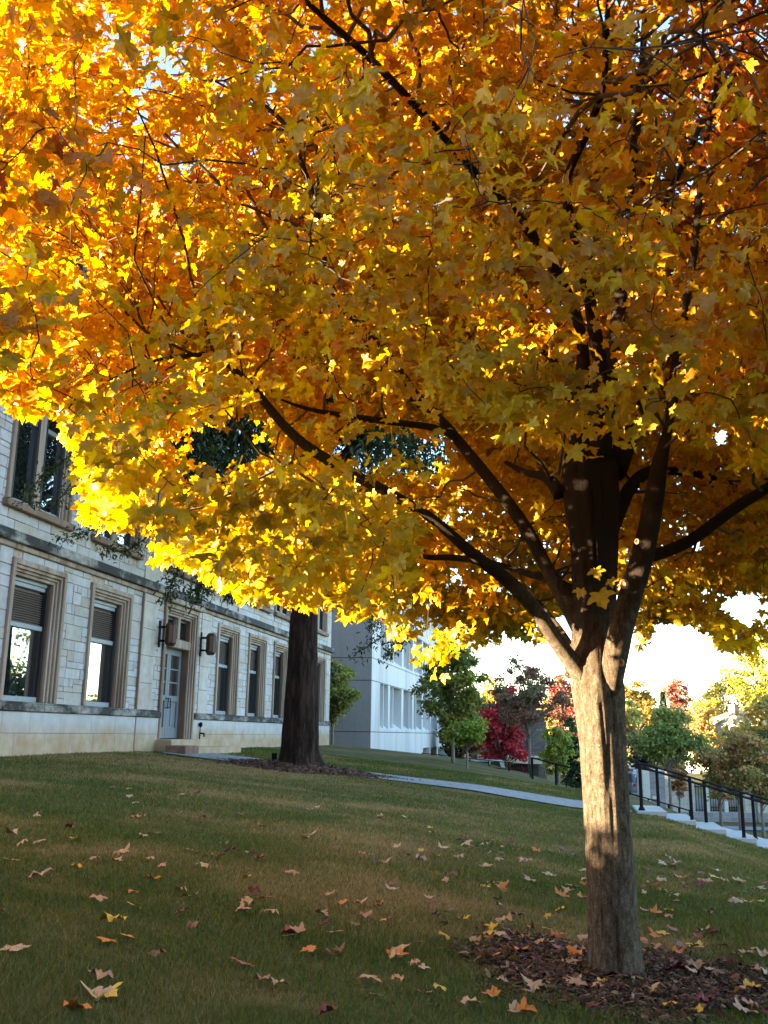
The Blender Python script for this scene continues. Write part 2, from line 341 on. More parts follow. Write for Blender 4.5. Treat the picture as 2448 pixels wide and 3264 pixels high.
# ------------------------------------------------------------------ terrain, path, stairs ground
TRUNK = at(1966, 3110, 6.3); TRUNK[2] = float(ground(TRUNK[0], TRUNK[1]))
OAK = hit(955, 2452)
def dryness(x, y):
    s, t = st(x, y)
    d = np.hypot((x - OAK[0] + .8) / 4.2, (y - OAK[1] + 1.6) / 2.6)
    a = np.exp(-d ** 2.0) * .75
    b = 0.55 * smooth(.52, .75, vnoise(x * .55 + 3, y * .8 + 9, 3))
    c = 0.22 * np.exp(-((y - 15.5) / 3.0) ** 2) + .34 * smooth(.55, .8, vnoise(x * 2.3 + 13, y * 3.1, 6))
    return np.clip((a + b + c) * (.55 + .9 * vnoise(x * 2.1, y * 2.6, 5)), 0, 1)
def build_ground():
    def axis(lo, hi, mid0, mid1, fine, coarse):
        a = list(np.arange(mid0, mid1, fine)); x = mid0; st_ = fine
        while x > lo: st_ *= coarse; x -= st_; a.insert(0, x)
        x = a[-1]; st_ = fine
        while x < hi: st_ *= coarse; x += st_; a.append(x)
        return np.array(a)
    xs = axis(-900, 900, -10, 14, .3, 1.13); ys = axis(-300, 1200, 2, 40, .3, 1.13)
    X, Y = np.meshgrid(xs, ys); Z = ground(X, Y); V = np.stack([X.ravel(), Y.ravel(), Z.ravel()], 1)
    nx, ny = len(xs), len(ys); i = np.arange(nx * ny).reshape(ny, nx)
    F = np.stack([i[:-1, :-1].ravel(), i[:-1, 1:].ravel(), i[1:, 1:].ravel(), i[1:, :-1].ravel()], 1)
    o = mesh_np('lawn', V, F, MAT['ground'], smooth=True)
    a = o.data.attributes.new('dry', 'FLOAT', 'POINT'); a.data.foreach_set('value', dryness(V[:, 0], V[:, 1]).astype(np.float32) * .75)
    tag(o, kind='structure')
build_ground()

def strip(name, pts_l, pts_r, mat, lift=.02, thick=.0, structure=True, nsub=6):
    """sheet between two edge polylines, draped on the terrain"""
    L = np.array(pts_l, float); Rr = np.array(pts_r, float); n = len(L); V = []; F = []
    for i in range(n):
        for k in range(nsub + 1):
            p = L[i] * (1 - k / nsub) + Rr[i] * k / nsub; V.append((p[0], p[1], float(ground(p[0], p[1])) + lift))
    w = nsub + 1
    for i in range(n - 1):
        for k in range(nsub): F.append((i * w + k, i * w + k + 1, (i + 1) * w + k + 1, (i + 1) * w + k))
    o = mesh_np(name, np.array(V), np.array(F), mat)
    if structure: tag(o, kind='structure')
    return o
PS0, PS1 = -1.7, 0.4
ts = np.arange(0.55, 10.95, .2)
pth = strip('path', [wp(PS0, t) for t in ts], [wp(PS1, t) for t in ts], MAT['paver'], .03)
me = pth.data
# ------------------------------------------------------------------ old stone building
FROOT_ROT = R(90) - FA
def frame_root(name, P, label, cat): return thing(name, P, label, cat, rz=FROOT_ROT)
SB = frame_root('stone_building', DOOR, 'pale limestone building with carved window surrounds and a stained dark stone band', 'building')
S0, S1, SH = -10.0, 15.7, 12.4
GW = [(-7.34, -5.48), (-4.46, -2.60), (2.80, 4.58), (5.45, 7.20), (8.00, 9.72), (10.55, 12.27), (13.06, 14.80)]
UW = [(-7.75, -5.55), (-4.62, -2.42), (-.85, 1.25), (2.6, 4.78), (5.3, 7.35), (7.9, 9.85), (10.45, 12.4), (12.95, 14.85)]
DW = (-.77, 1.33)
rects = [(a, b, 1.93, 4.45) for a, b in GW] + [(a, b, 5.42, 8.35) for a, b in UW] + [(a, b, 9.25, 11.3) for a, b in UW] + [(DW[0], DW[1], 1.25, 4.62)]
IN = .27
def cut(s0, s1, h0, h1, rc):
    """split a rectangle of wall by openings into boxes"""
    xs = sorted({s0, s1} | {min(max(v, s0), s1) for r in rc if r[3] > h0 and r[2] < h1 for v in (r[0], r[1])}); out = []
    for a, b in zip(xs, xs[1:]):
        if b - a < 1e-4: continue
        mid = (a + b) / 2; hs = sorted([(max(r[2], h0), min(r[3], h1)) for r in rc if r[0] < mid < r[1] and r[3] > h0 and r[2] < h1]); z = h0
        for c, d in hs:
            if c > z + 1e-4: out.append((a, b, z, c))
            z = max(z, d)
        if z < h1 - 1e-4: out.append((a, b, z, h1))
    return out
inner = [(r[0] + .12, r[1] - .12, r[2], r[3] - .12) for r in rects]
w = MB()
for a, b, c, d in cut(S0, S1, 0.2, SH, inner): w.box(a, b, .014, .5, c, d)
w.box(S0, S1, .5, 15.0, .2, SH - .2); w.box(12.0, 34.0, 15.01, 20.0, .2, SH - .2)  # second box: unseen rear wing added to shade the concrete end wall
wall = w.build('wall', MAT['mortar'], SB)
# random coursed ashlar, every stone proud of its joint
def ashlar():
    q = MB(); rnd = random.Random(4)
    piers = [(-2.02, -1.22), (1.62, 2.28), (S1 - .62, S1)]
    bands = [(1.94, 4.60), (4.90, 8.9), (9.05, SH)]
    for h0, h1 in bands:
        z = h0
        while z < h1 - .05:
            H = rnd.choice([.20, .26, .30, .34, .40]);
            if z + H > h1 - .12: H = h1 - z
            x = S0 + rnd.random() * .2 - .3
            while x < S1:
                Wd = rnd.uniform(.32, .78)
                if H > .24 and rnd.random() < .62:
                    k = rnd.choice([.38, .5, .62]); sub = [(x, x + Wd * 1.0, z, z + H * k)]
                    if rnd.random() < .5: m_ = rnd.uniform(.35, .65); sub += [(x, x + Wd * m_, z + H * k, z + H), (x + Wd * m_, x + Wd, z + H * k, z + H)]
                    else: sub += [(x, x + Wd, z + H * k, z + H)]
                else: sub = [(x, x + Wd, z, z + H)]
                for a, b, c, d in sub:
                    a = max(a, S0); b = min(b, S1)
                    for r in [(r[0] + .02, r[1] - .02, r[2], r[3] - .02) for r in rects] + [(p0, p1, 0, 20) for p0, p1 in piers]:
                        if b <= a: break
                        if r[2] < d - .01 and r[3] > c + .01 and r[0] < b and r[1] > a:
                            if a >= r[0] and b <= r[1]:
                                if c >= r[2] - .01 and d <= r[3] + .01: b = a
                                elif c < r[2]: d = min(d, r[2])
                                elif d > r[3]: c = max(c, r[3])
                            elif a < r[0]: b = min(b, r[0])
                            else: a = max(a, r[1])
                    if b - a < .05 or d - c < .04: continue
                    put(q, rnd, a, b, c, d)
                x += Wd
            z += H
    for p0, p1 in piers:                     # smooth dressed strips
        for h0, h1 in bands:
            z = h0
            while z < h1 - .05:
                H = min(.62, h1 - z)
                if H < .3 and False: H = h1 - z
                q.col = (.46, .42, .385, 1) if rnd.random() < .6 else (.50, .47, .44, 1)
                q.bbox(p0 + .004, p1 - .004, -.022, .02, z + .004, z + H - .003, .006); z += H
    return q
def put(q, rnd, a, b, c, d):
    t = rnd.random()
    if t < .60: base = (.50, .50, .515)
    elif t < .82: base = (.475, .455, .43)
    elif t < .94: base = (.55, .555, .58)
    else: base = (.455, .415, .355)
    k = rnd.uniform(.94, 1.06); q.col = (base[0] * k * .91, base[1] * k * .915, base[2] * k * .94, 1)
    p = -rnd.uniform(.0, .012)
    q.bbox(a + .007, b - .007, p, .03, c + .007, d - .007, .006)
ash = ashlar().build('ashlar_facing', MAT['stone'], SB, attr=True)
# plinth of big smooth blocks
rnd = random.Random(9); plq = [MB(), MB()]
for z0, z1 in ((.3, 1.02), (1.02, 1.42), (1.42, 1.79)):
    x = S0
    while x < S1 - .01:
        b = min(S1, x + rnd.uniform(.85, 1.25));
        if S1 - b < .3: b = S1
        for a_, b_, c_, d_ in cut(x, b, z0, z1, [(DW[0] - .02, DW[1] + .02, .2, 1.79)]): plq[int(a_ > 0)].bbox(a_ + .002, b_ - .002, -.05, .05, c_ + .002, d_ - .002, .005)
        x = b
for q in plq: q.build('plinth', MAT['base'], SB)
# string courses
for nm, h0, h1, pr, mt, segs in (('sill_course', 1.80, 1.93, .10, 'band', [(S0, DW[0]), (DW[1], S1)]), ('bed_moulding', 4.60, 4.70, .06, 'trim', [(S0, DW[0] - .1), (DW[1] + .1, S1)]),
                                 ('stained_band', 4.70, 4.89, .15, 'band', [(S0 - .05, S1 + .05)]), ('upper_band', 8.90, 9.05, .12, 'band', [(S0, S1)])):
    for a, b in segs:
        q = MB(); x = a
        while x < b - .01:
            e = min(b, x + 1.35); q.bbox(x + .001, e - .001, -pr, .03, h0, h1, .014); x = e
        if nm == 'sill_course': q.bbox(a + .003, b - .003, -pr + .035, .02, h1 - .001, h1 + .035, .01)
        q.build(nm, MAT[mt], SB)
q = MB(); q.bbox(S0 - .3, S1 + .3, -.45, 15.3, SH - .02, SH + .3, .05); q.bbox(S0 - .15, S1 + .15, -.22, 15.1, SH - .28, SH - .02, .04); q.build('cornice', MAT['trim'], SB)
q = MB(); q.box(S0 + .2, S1 - .2, .3, 14.6, SH + .3, SH + .5); q.build('roof', MAT['fdark'], SB)
for x in (-2.035, DW[0] - .03): q = MB(); q.box(x - .02, x + .02, -.06, .02, .95, 4.6); q.build('corner_bead', MAT['reveal'], SB)
# end wall facing
q = MB(); q.box(S0 - .03, S0, .02, 15, .2, SH - .2); q.build('end_wall', MAT['trim'], SB); q = MB(); q.box(S1, S1 + .03, .02, 15, .2, SH - .2); q.build('end_wall', MAT['trim'], SB)

def nested_surround(q, a, b, h0, h1, bottom=False):
    """stepped moulded frame, each step further into the wall"""
    steps = [(.00, .10, -.06, .16), (.10, .16, -.02, .20), (.16, .21, .03, .24), (.21, IN, .07, .42)]
    for i, (o0, o1, d0, d1) in enumerate(steps):
        z0 = h0 + (o0 if bottom else 0)
        q.bbox(a + o0, a + o1 - .001, d0, d1, h0, h1 - o0, .008); q.bbox(b - o1 + .001, b - o0, d0, d1, h0, h1 - o0, .008)
        q.bbox(a + o1, b - o1, d0, d1, h1 - o1, h1 - o0, .008)
def window_unit(a, b, h0, h1, floor):
    fr = MB(); nested_surround(fr, a, b, h0, h1)
    su = fr.build('window', [MAT['trim']], SB)
    ia, ib, ih = a + IN, b - IN, h1 - IN
    dz = -.10 if floor else 0
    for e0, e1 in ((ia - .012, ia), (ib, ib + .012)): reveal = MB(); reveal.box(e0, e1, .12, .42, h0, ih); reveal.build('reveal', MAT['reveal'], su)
    divs = [(ia, ib)] if floor == 0 else [(ia, (ia + ib) / 2 - .10), ((ia + ib) / 2 + .10, ib)]
    if floor: m_ = MB(); m_.bbox((ia + ib) / 2 - .10, (ia + ib) / 2 + .10, .05, .42, h0, ih, .02); m_.build('mullion', MAT['trim'], su)
    f = MB(); g = MB(); sl = MB(); rails = []
    split = h0 + (ih - h0) * .62
    for x0, x1 in divs:
        f.box(x0, x0 + .06, .16 + dz, .42, h0, ih); f.box(x1 - .06, x1, .16 + dz, .42, h0, ih)
        f.box(x0 + .06, x0 + .10, .22 + dz, .42, h0 + .09, split); f.box(x1 - .10, x1 - .06, .22 + dz, .42, h0 + .09, split)
        for z0_, z1_, d0_ in ((ih - .15, ih - .07, .20), (ih - .07, ih, .17), (split - .05, split + .04, .19), (h0, h0 + .10, .17)):
            hd = MB(); hd.bbox(x0 + .062, x1 - .062, d0_ + dz, .42, z0_, z1_, .008); rails.append(hd)
        if floor:
            g.box(x0 + .10, x1 - .10, .14, .17, h0 + .10, split - .05); g2 = MB(); g2.box(x0 + .06, x1 - .06, .13, .165, split + .04, ih - .15); rails.append(g2)
        else:
            g.box(x0 + .10, x1 - .10, .26, .29, h0 + .10, split - .05)
            sl.box(x0 + .065, x1 - .065, .30, .31, split + .045, ih - .155)
            z = split + .06
            while z < ih - .19: sl.add([(x0 + .075, .235, z - .006), (x1 - .075, .235, z - .006), (x1 - .075, .285, z + .024), (x0 + .075, .285, z + .024), (x0 + .075, .235, z), (x1 - .075, .235, z), (x1 - .075, .285, z + .03), (x0 + .075, .285, z + .03)],
                                       [(0, 3, 2, 1), (4, 5, 6, 7), (0, 1, 5, 4), (2, 3, 7, 6), (1, 2, 6, 5), (3, 0, 4, 7)]); z += .043
    f.build('frame', MAT['fdark'], su); [hd.build('pane' if floor and k_ % 5 == 4 else 'sash_rail', MAT['glass'] if floor and k_ % 5 == 4 else MAT['fgrey'], su) for k_, hd in enumerate(rails)]; g.build('pane', MAT['glass'], su)
    if floor == 0: sl.build('blind', MAT['slat'], su)
    else:
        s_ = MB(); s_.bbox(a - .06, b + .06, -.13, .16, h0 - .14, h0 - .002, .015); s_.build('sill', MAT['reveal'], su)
for a, b in GW: window_unit(a, b, 1.97, 4.45, 0)
for a, b in UW: window_unit(a, b, 5.42, 8.35, 1)
for a, b in UW: window_unit(a, b, 9.25, 11.3, 1)
# doorway
q = MB(); nested_surround(q, DW[0], DW[1], 1.30, 4.55)
q.bbox(DW[0] - .12, DW[1] + .12, -.16, .06, 4.56, 4.69, .02); q.bbox(DW[0] + IN, DW[1] - IN, .03, .5, 3.52, 3.74, .02); q.bbox(.22, .36, .05, .5, 3.74, 4.28, .015)
dw = q.build('door_surround', MAT['trim'], SB)
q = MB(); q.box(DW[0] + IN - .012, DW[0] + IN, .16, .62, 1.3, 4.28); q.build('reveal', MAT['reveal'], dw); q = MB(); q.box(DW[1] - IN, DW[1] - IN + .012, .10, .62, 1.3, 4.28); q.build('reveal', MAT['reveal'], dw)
q = MB(); q.box(-.48, .21, .24, .27, 3.75, 4.27); q.box(.37, 1.05, .24, .27, 3.75, 4.27); q.build('transom_pane', MAT['dglass'], dw)
q = MB()
for x0, x1 in ((-.5, .22), (.36, 1.06)):
    q.box(x0, x0 + .05, .18, .26, 3.742, 4.279); q.box(x1 - .05, x1, .18, .26, 3.742, 4.279); q.box(x0 + .05, x1 - .05, .18, .26, 3.742, 3.79); q.box(x0 + .05, x1 - .05, .18, .26, 4.21, 4.279)
q.build('transom_frame', MAT['fdark'], dw)
DRX0, DRX1 = DW[0] + IN + .02, DW[1] - IN - .02
for k in range(2):
    mid = (DRX0 + DRX1) / 2; x0, x1 = (DRX0, mid - .004) if k == 0 else (mid + .004, DRX1)
    q = MB(); q.bbox(x0, x0 + .11, .26, .32, 1.32, 3.50, .006); q.bbox(x1 - .11, x1, .26, .32, 1.32, 3.50, .006)
    for z0, z1 in ((1.32, 1.58), (2.22, 2.36), (3.36, 3.50)): q.bbox(x0 + .11, x1 - .11, .26, .32, z0, z1, .006)
    for z in (2.67, 3.0): q.box(x0 + .11, x1 - .11, .275, .31, z, z + .03)
    q.box(x0 + .11, x1 - .11, .295, .31, 1.58, 2.22); q.bbox((x0 + x1) / 2 - .06, (x0 + x1) / 2 + .06, .275, .30, 1.62, 2.18, .02)
    d = q.build('door', MAT['door'], SB)
    q = MB(); q.box(x0 + .11, x1 - .11, .29, .30, 2.36, 3.36); q.build('door_pane', MAT['glass'], d)
    q = MB(); hx = mid + (-.07 if k == 0 else .07); q.tube([(hx, .26, 2.05), (hx, .19, 2.06), (hx, .19, 2.28), (hx, .26, 2.29)], .014, 6); q.build('handle', MAT['iron'], d)
q = MB(); q.box(DRX0, DRX1, .26, .36, 3.50, 3.52); q.build('door_head', MAT['fgrey'], dw)
q = MB(); q.bbox(-.9, 1.45, -.45, .62, .9, 1.30, .015); q.build('door_step', MAT['base'], SB)
q = MB(); q.bbox(-.45, 2.55, -.95, -.45, .8, 1.13, .015); q.build('door_step', MAT['base'], SB)
q = MB(); q.bbox(-1.25, -.46, -.95, -.46, .8, 1.17, .012); q.build('step_cheek', plain('brown_sandstone', (.17, .10, .07), .9, var=.3), SB)

def lantern(s, h, label):
    P = wp(s, .0, h); t = thing('wall_lantern', P, label, 'lantern', 'copper lanterns flanking the doorway', FROOT_ROT)
    q = MB(); q.bbox(-.05, .05, -.03, .01, -.32, .32, .01); q.box(-.025, .025, -.16, -.03, .14, .19); q.box(-.025, .025, -.16, -.03, -.19, -.14); q.build('bracket', MAT['iron'], t)
    q = MB(); q.lathe([(.09, -.29), (.138, -.225), (.138, .215), (.09, .28), (.04, .29)], 0, -.30, 8); q.build('body', MAT['rust'], t)
    q = MB()
    for a in (0, 2, 4, 6):
        an = (a + .5) * math.pi / 4; c, s_ = math.cos(an), math.sin(an); r = .130; hw = .042
        pts = [(c * r - s_ * hw * k, -.30 + s_ * r + c * hw * k, z) for z in (-.20, .20) for k in (-1, 1)]
        pts2 = [(p[0] + c * .004, p[1] + s_ * .004, p[2]) for p in pts]
        q.add(pts + pts2, [(4, 5, 7, 6), (0, 2, 3, 1), (0, 1, 5, 4), (2, 6, 7, 3), (0, 4, 6, 2), (1, 3, 7, 5)])
    q.build('light_panel', MAT['lamp_panel'], t)
lantern(-1.0, 3.75, 'brown eight sided lantern on the wall left of the grey double door')
lantern(1.62, 3.75, 'brown eight sided lantern on the wall right of the grey double door')
sp = thing('wall_spigot', wp(1.72, .05, 1.0), 'thin dark standpipe and tap on the plinth right of the doorway', 'standpipe', rz=FROOT_ROT)
q = MB(); q.tube([(0, -.04, .05), (0, -.04, .62)], .014, 6); q.build('pipe', MAT['iron'], sp)
q = MB(); q.lathe([(.02, .60), (.05, .63), (.05, .70), (.02, .73)], 0, -.05, 8); q.tube([(0, -.05, .45), (.09, -.12, .44), (.1, -.12, .36)], .022, 6); q.build('tap', MAT['iron'], sp)

# ------------------------------------------------------------------ white concrete building
CP = at(1181, 2388, 48.0); CB = frame_root('concrete_building', (CP[0], CP[1], 0), 'white concrete building with rows of deep slit windows and a blank end shaded grey', 'building')
CL, CD, CH = 31.75, 22.0, 14.2
BAYS = [(2.25, 4.55, 3.35), (5.12, 8.82, 6.22), (9.50, 12.88, 11.74), (13.38, 16.8, 14.48), (17.33, 20.73, 19.68), (21.2, 24.4, 22.15), (24.95, 27.97, 27.0), (28.5, 30.9, 29.4)]
ROWS = [(1.76, 4.09), (5.40, 7.72), (9.03, 11.35)]
LOW = [(17.38, 20.56), (21.15, 24.3), (24.95, 30.18)]
lev = [-1.9, 1.59, 4.125, 5.255, 7.76, 8.885, 11.39, 12.5, CH]
crects = [(a, b, r0_, r1_) for a, b, _ in BAYS for r0_, r1_ in ROWS] + [(a, b, -1.9, .62) for a, b in LOW]
q = MB(); q2 = MB()
for i in range(len(lev) - 1):
    z0, z1 = lev[i] + .018, lev[i + 1] - .018
    for a, b, c, d in cut(0, CL, z0, z1, crects): q.box(a, b, 0, 1.1, c, d)
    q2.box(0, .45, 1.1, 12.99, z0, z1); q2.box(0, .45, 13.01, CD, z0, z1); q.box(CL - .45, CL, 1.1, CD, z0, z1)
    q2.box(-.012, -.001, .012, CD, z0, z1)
q.build('wall', MAT['conc'], CB)
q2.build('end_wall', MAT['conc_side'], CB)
q = MB(); q.box(.05, CL - .05, 1.14, CD - .05, -1.9, CH - .1); q.box(.04, CL - .04, .05, 1.14, CH - .4, CH - .1); 
for z in lev[1:-1]: q.box(.03, CL - .03, .035, 1.12, z - .03, z + .03); q.box(.035, .4, 1.1, CD - .05, z - .03, z + .03)
q.build('joint', MAT['gap'], CB)
q = MB(); q.box(-.05, CL + .05, -.05, CD, CH - .015, CH + .25); q.build('parapet', MAT['conc'], CB)
for a, b, m_ in BAYS:
    for r0_, r1_ in ROWS:
        q = MB(); q.box(m_ - .06, m_ + .06, .03, 1.05, r0_, r1_)
        wnd = q.build('window', MAT['conc'], CB)
        q = MB(); q.box(a, b, 1.0, 1.08, r0_, r1_); q.build('pane', MAT['cpane'], wnd)
        q = MB(); q.add([(a, .0, r0_), (b, .0, r0_), (b, 1.05, r0_ + .75), (a, 1.05, r0_ + .75), (a, 1.05, r0_), (b, 1.05, r0_)], [(0, 1, 2, 3), (0, 3, 4), (1, 5, 2), (0, 4, 5, 1), (3, 2, 5, 4)]); q.build('sill', MAT['conc'], wnd)
for a, b in LOW:
    q = MB(); q.box(a, b, .95, 1.09, -1.9, .62); p = q.build('garage_opening', MAT['cpane'], CB)
    q = MB(); q.box(a + .001, b - .001, .3, .6, .42, .619); q.build('lintel', MAT['fgrey'], p)

# ------------------------------------------------------------------ foliage engines
HALF = [(.12, -.08), (.31, -.16), (.48, -.12), (.42, .06), (.66, .15), (.84, .41), (.64, .45), (.48, .42), (.29, .46), (.36, .68), (.19, .75)]
OUT = [(0, 0)] + HALF + [(0, 1.02)] + [(-x, y) for x, y in reversed(HALF)]
LEAF2 = np.array([(0, .26)] + OUT); NL = len(LEAF2)
LTRI = np.array([(0, i, i % (NL - 1) + 1) for i in range(1, NL)], np.int32)
def unit(a): return a / np.maximum(np.linalg.norm(a, axis=1, keepdims=True), 1e-6)
def leaves_np(P, T, Nn, size, col, fold, curl, mat, name, parent, jitter=None):
    """maple leaves: P attach point, T tip direction, Nn normal"""
    T = unit(T); Nn = unit(Nn - T * (Nn * T).sum(1, keepdims=True)); B = np.cross(T, Nn)
    x = LEAF2[None, :, 0] * (size * rng.uniform(.78, 1.08, len(P)))[:, None] + .10 * size[:, None] * rng.normal(size=(len(P), 1)) * LEAF2[None, :, 1] ** 2; y = LEAF2[None, :, 1] * size[:, None]
    r2 = (LEAF2[:, 0] ** 2 + (LEAF2[:, 1] - .26) ** 2)[None, :]
    z = size[:, None] * (fold[:, None] * np.abs(LEAF2[None, :, 0]) - curl[:, None] * r2 + .05 * rng.normal(size=(len(P), NL)) * (r2 > .1))
    V = P[:, None, :] + x[..., None] * B[:, None, :] + y[..., None] * T[:, None, :] + z[..., None] * Nn[:, None, :]
    F = (np.arange(len(P))[:, None, None] * NL + LTRI[None]).reshape(-1, 3)
    return mesh_np(name, V.reshape(-1, 3), F, mat, parent, np.repeat(col, NL, 0))
QUAD = np.array([(0, 0), (.42, .35), (.28, .75), (0, 1.0), (-.28, .75), (-.42, .35)])
def diamonds_np(P, T, Nn, size, col, mat, name, parent, asp=1.0):
    T = unit(T); Nn = unit(Nn - T * (Nn * T).sum(1, keepdims=True)); B = np.cross(T, Nn); K = len(QUAD)
    V = P[:, None, :] + (QUAD[None, :, 0] * size[:, None] * asp)[..., None] * B[:, None] + (QUAD[None, :, 1] * size[:, None])[..., None] * T[:, None] \
        + ((np.abs(QUAD[None, :, 0]) * .35) * size[:, None])[..., None] * Nn[:, None]
    b = np.arange(len(P))[:, None] * K
    F = np.concatenate([b + np.array([[0, 1, 2, 3]]), b + np.array([[0, 3, 4, 5]])], 0)
    return mesh_np(name, V.reshape(-1, 3), F, mat, parent, np.repeat(col, K, 0))
def bez(a, b, c, n): t = np.linspace(0, 1, n)[:, None]; return (1 - t) ** 2 * a + 2 * t * (1 - t) * b + t * t * c
def palette(n, cols, wts, jit=.15):
    c = np.array(cols)[rng.choice(len(cols), n, p=np.array(wts) / sum(wts))]; return np.clip(c * (1 + rng.normal(0, jit, (n, 1))) * (1 + rng.normal(0, jit * .4, (n, 3))), .002, .95)

# ------------------------------------------------------------------ the foreground maple
MT = thing('maple_tree', TRUNK, 'large golden maple with a spreading low crown in front of the lawn', 'tree')
def loc(p): return np.asarray(p) - TRUNK
def resample(pts, rad, n):
    pts = np.array(pts, float); d = np.r_[0, np.cumsum(np.linalg.norm(np.diff(pts, axis=0), axis=1))]; t = np.linspace(0, d[-1], n)
    # Catmull-like smoothing through linear + box filter
    P = np.stack([np.interp(t, d, pts[:, k]) for k in range(3)], 1); r = np.interp(t, d, rad)
    for _ in range(3): P[1:-1] = (P[:-2] + 2 * P[1:-1] + P[2:]) / 4
    return P, r
K = 1 / 1.47559
def src_path(rows):                      # (src x, src y, width src px, distance)
    pts = [at(a, b, y) for a, b, w_, y in rows]; rad = [w_ / 2 * y / ray(a, b)[1] / FPX * .97 for a, b, w_, y in rows]; return pts, rad
rows = [(1968, 3150, 226, 6.3), (1967, 3100, 186, 6.3), (1960, 2990, 163, 6.3), (1955, 2900, 157, 6.3), (1946, 2753, 152, 6.3), (1937, 2620, 149, 6.3), (1930, 2500, 147, 6.3), (1922, 2380, 148, 6.3), (1913, 2280, 156, 6.3),
        (1905, 2200, 168, 6.3), (1896, 2120, 158, 6.32), (1892, 2000, 140, 6.35), (1890, 1880, 142, 6.38), (1888, 1760, 150, 6.4), (1880, 1660, 164, 6.4), (1872, 1577, 178, 6.4), (1868, 1500, 176, 6.4), (1866, 1450, 150, 6.42)]
tp, tr = src_path(rows); tp, tr = resample(tp, tr, 190)
NS = 84
def trunkmesh():
    V = []; n = len(tp)
    h = np.linspace(0, 1, n)
    for i in range(n):
        for k in range(NS):
            a = 2 * math.pi * k / NS
            z = tp[i][2]
            wv = .55 * math.sin(z * .9 + 1) + .25 * math.sin(z * 2.3)
            ridge = vnoise(a * 5.2 + wv, z * .9, 11) - .5
            fine = vnoise(a * 13 + wv, z * 3.0, 13) - .5
            big = .035 * math.sin(3 * a + z * .8) + .02 * math.sin(5 * a - z * 1.3 + 1)
            furrow = -max(0, 1 - abs(((a * 4.2 + .9 * vnoise(z * 1.7, 3.3, 17) + wv * .6) % 2.1) - 1.05) * 9) * .075
            lobes = 0
            if z > 2.5: lobes = .10 * min(1, (z - 2.5) / .8) * math.cos(3 * a + .6)
            rr = tr[i] * (1 + big + .07 * ridge + .045 * fine + furrow + lobes)
            V.append((tp[i][0] + rr * math.cos(a), tp[i][1] + rr * math.sin(a), tp[i][2]))
    i = np.arange(n * NS).reshape(n, NS); j = np.roll(i, -1, 1)
    F = np.stack([i[:-1].ravel(), j[:-1].ravel(), j[1:].ravel(), i[1:].ravel()], 1)
    return np.array(V) - TRUNK, F
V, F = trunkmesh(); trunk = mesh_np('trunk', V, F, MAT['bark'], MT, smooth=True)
LIMBS = {}
def D5(x, y): return (1300 + x / 1.445, 1300 + y / 1.445)
def limb(key, rows, n=34, ns=14, mat='bark'):
    pts, rad = src_path(rows); P, r = resample(pts, rad, n)
    LIMBS[key] = (P, r)
    q = MB(); ph = random.random() * 9
    q.tube(P - TRUNK, r, ns, wob=lambda i, k: 1 + .13 * (vnoise(i * .35 + ph, k * 1.3, 21) - .5) + .07 * (vnoise(i * .9, k * 2.1 + ph, 22) - .5))
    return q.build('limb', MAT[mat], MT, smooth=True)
def dd(rows): return [(x * 1.47559, y * 1.47559, w_ * 1.47559, yy) for x, y, w_, yy in rows]
def c5(rows): return [(*D5(x, y), w_ / 1.445, yy) for x, y, w_, yy in rows]
l1 = limb('L1', c5([(830, 1290, 90, 6.28), (790, 1210, 90, 6.25), (735, 1140, 82, 6.22), (690, 1085, 74, 6.18), (610, 955, 70, 6.1), (520, 850, 70, 6.05), (450, 780, 66, 6.0), (330, 700, 58, 5.95), (220, 605, 52, 5.9), (110, 500, 46, 5.85)]) +
          dd([(820, 1055, 27, 5.8), (690, 985, 24, 5.75), (625, 935, 22, 5.7), (540, 830, 18, 5.6), (465, 762, 15, 5.55), (400, 768, 9, 5.5), (330, 776, 7, 5.45), (240, 820, 4, 5.4)]), 60)
limb('L2', c5([(850, 1120, 100, 6.35), (800, 1010, 96, 6.35), (735, 900, 84, 6.38), (690, 830, 76, 6.4), (640, 740, 64, 6.45), (565, 580, 62, 6.5), (450, 420, 60, 6.6), (330, 270, 56, 6.7), (230, 150, 50, 6.8), (150, 40, 44, 6.85)]) +
     dd([(905, 875, 27, 6.9), (845, 775, 24, 6.95), (785, 720, 20, 7.0), (705, 615, 17, 7.0), (690, 460, 16, 7.0), (650, 350, 13, 6.9), (622, 265, 9, 6.8), (530, 195, 6, 6.7)]), 60)
limb('L2b', dd([(985, 945, 20, 6.75), (940, 922, 17, 6.75), (850, 912, 15, 6.7), (740, 897, 12, 6.6), (660, 884, 9, 6.5), (600, 860, 5, 6.4)]), 24, 8)
r1 = limb('R1', c5([(935, 1330, 100, 6.24), (945, 1200, 115, 6.16), (965, 1090, 115, 6.12), (1000, 950, 112, 6.1), (1035, 830, 112, 6.08), (1080, 700, 112, 6.06), (1110, 560, 100, 6.05), (1138, 400, 95, 6.05), (1155, 270, 80, 6.05), (1185, 150, 50, 6.1), (1213, 50, 40, 6.15)]) +
          dd([(1450, 870, 26, 6.2), (1470, 720, 22, 6.25), (1500, 540, 18, 6.2), (1520, 330, 13, 6.0), (1560, 120, 8, 5.8)]), 56)
limb('R0', c5([(900, 640, 90, 6.6), (955, 510, 78, 6.65), (1000, 400, 66, 6.7), (1060, 320, 58, 6.8), (1120, 283, 52, 6.9), (1210, 290, 42, 7.0), (1330, 300, 38, 7.1), (1450, 340, 32, 7.2), (1520, 372, 24, 7.3), (1600, 400, 14, 7.4)]), 30)
